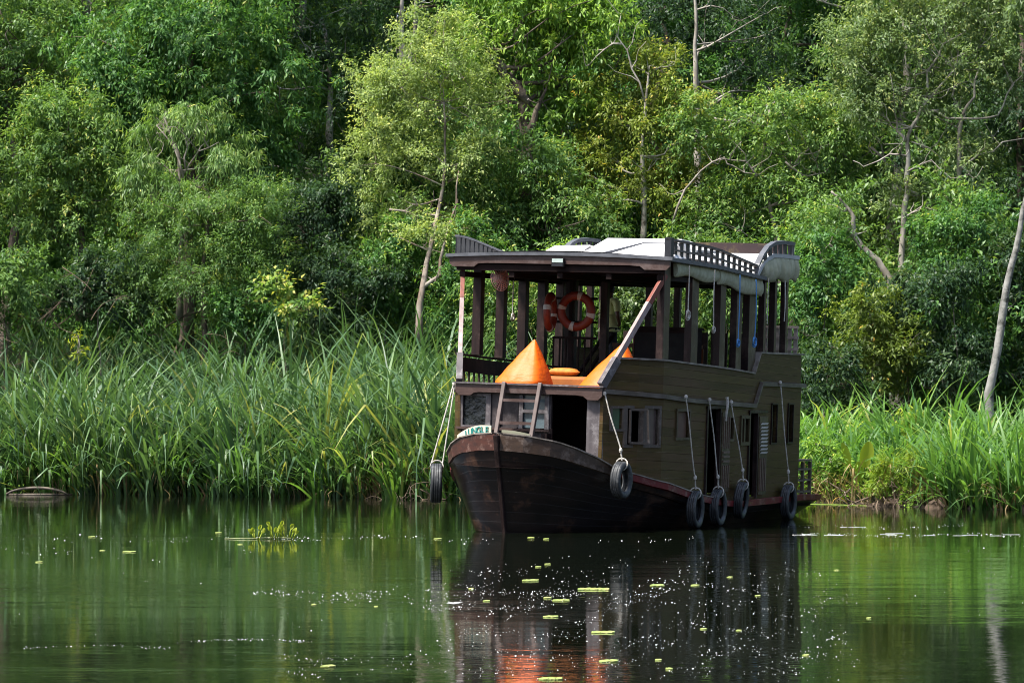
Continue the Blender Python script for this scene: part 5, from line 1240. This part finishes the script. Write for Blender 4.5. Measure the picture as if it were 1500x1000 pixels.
# water hyacinth with its raft of stems
(wx, wy, _), wY = on_water(398, 789)
o = thing('floating_plant', 'bright green floating plant with upright leaves, left of the bow', 'plant', (wx, wy, 0))
mb = MB(); rs = np.random.RandomState(8); k_ = wY/FPX
for dx, h, s in ((-24,10,-.5),(-20,13,.4),(-17,9,.8),(-26,7,-.9),(3,19,-.7),(8,15,.5),(12,19,.3),(0,12,-.2),(20,13,-.5),(25,14,.5),(28,9,.9),(17,8,-.8),(32,7,.9),(6,9,.1)):
    b = Vector((dx*k_, rs.normal()*.06, 0)); e = b + Vector((s*h*k_*.4, rs.normal()*.04, h*k_)); mb.tube([b, (b+e)/2 + Vector((s*.01,0,.02)), e], [.011,.010,.008], 6)
    d = Vector((s*.7, -.2, .75)).normalized(); sd_ = d.cross(Vector((0,-1,.4))).normalized(); up = sd_.cross(d); Lr = .040 + .02*rs.rand()
    rim = [e + d*(Lr*(1-cos(a))) + sd_*(Lr*.62*sin(a)) + up*(.012*abs(sin(a)) + .02*sin(a*2+dx)) for a in np.linspace(0, 2*pi, 13)[:-1]]
    mb.add(rim + [e + d*Lr], [(q, (q+1) % 12, 12) for q in range(12)])
lf = mb.build('leaf_cluster', LEAF['yellow'], o, smooth=True)
a_ = lf.data.attributes.new('tint', 'FLOAT', 'POINT'); a_.data.foreach_set('value', list(np.clip(rs.normal(size=len(lf.data.vertices))*.03 + .75, 0, 1)))
mb = MB(); mb.tube([(-.30,.0,.01),(-.1,.03,.02),(.2,-.02,.02),(.42,.03,.01)], [.006,.010,.010,.005], 6); mb.tube([(-.75,.05,.005),(-.5,.0,.012),(-.30,.02,.012)], [.004,.008,.006], 6); mb.build('stem', surf('pale_stem', (.30,.32,.16,1), (.22,.25,.10,1), scale=9), o)
# foam flecks and small debris drifting in lines
def foam():
    rs = np.random.RandomState(77); pts = []
    bands = [(0,260,788,6,60),(230,640,787,4,150),(400,470,789,2,30),(600,760,790,6,40),(760,1080,791,4,30),(0,200,803,12,40),(0,420,812,14,40),(370,660,868,9,170),(400,640,875,10,140),(640,1240,824,16,60),(640,1200,838,10,170),
             (640,1220,856,14,420),(620,1000,869,7,330),(640,1260,880,14,420),(620,900,889,5,200),(640,1220,905,22,420),(640,1240,935,22,520),(700,1260,965,22,420),(640,1240,985,14,220),(280,460,937,2,70),(30,260,946,2,45),(400,640,965,14,130),(420,640,985,10,90),
             (1160,1500,783,2,120),(1150,1420,771,3,50),(1200,1500,860,60,60),(0,640,900,80,50),(900,1240,940,40,160)]
    for x0, x1, y, sy, n in bands:
        for _ in range(int(n*1.25)):
            px = rs.uniform(x0, x1); py = y + rs.normal()*sy*.5 + 2*sin(px*.03)
            if py > 1015 or py < 765: continue
            if sy > 3 and sin(px*.045+py*.09)+sin(px*.017-py*.21+1)+.8*sin(px*.11+py*.3) < rs.normal()*.9: continue
            pts.append((px, py, rs.rand()**3))
    V, F = [], []
    for px, py, s in pts:
        (x, y, _), Y = on_water(px, py); r = (.30 + 1.25*s)/FPX*Y*.49; st = 1 + 1.8*rs.rand()**3; o_ = len(V)
        for k in range(6): a = 2*pi*k/6 + rs.rand()*.5; V.append((x + r*st*cos(a), y + r*sin(a)*1.5, .001))
        V.append((x, y, r*.55 + .003)); F += [(o_+k, o_+(k+1) % 6, o_+6) for k in range(6)]
    for x0, x1, y, n in ((1165,1500,783,16),(360,420,787,4),(600,690,882,3),(1190,1260,771,2)):   # drawn-out streaks
        for _ in range(n):
            px = rs.uniform(x0, x1); (x, y_, _), Y = on_water(px, y + rs.normal()*.8); l = rs.uniform(3, 14)/FPX*Y; o_ = len(V); hw = rs.uniform(.004, .014)
            for t in np.linspace(-1, 1, 7): V += [(x+l*t, y_-hw*(1-t*t) + .02*sin(t*4+px), .002), (x+l*t, y_+hw*(1-t*t)+.002 + .02*sin(t*4+px), .004)]
            F += [(o_+2*k, o_+2*k+2, o_+2*k+3, o_+2*k+1) for k in range(6)]
    me = bpy.data.meshes.new('foam'); me.from_pydata(V, [], F); me.update(); me.materials.append(M['foam'])
    o = bpy.data.objects.new('foam', me); COL.objects.link(o); tag(o, 'white foam flecks drifting in lines on the river', 'foam', kind='stuff')
foam()
def algae():
    mb = MB(); rows = []
    for i in range(40):
        t = i/39; x = 5.7 + 1.75*t; y = bank(x) - .15; wv = .55*(1-t)**.5 + .05*sin(i*1.3)
        rows.append([(x, y-wv, .004), (x, y-wv*.5, .012), (x, y+.3, .012)])
    mb.loft(rows); tag(mb.build('algae', M['algae'], smooth=True), 'yellow green algae skin along the bank right of the boat', 'algae', kind='stuff')
algae()
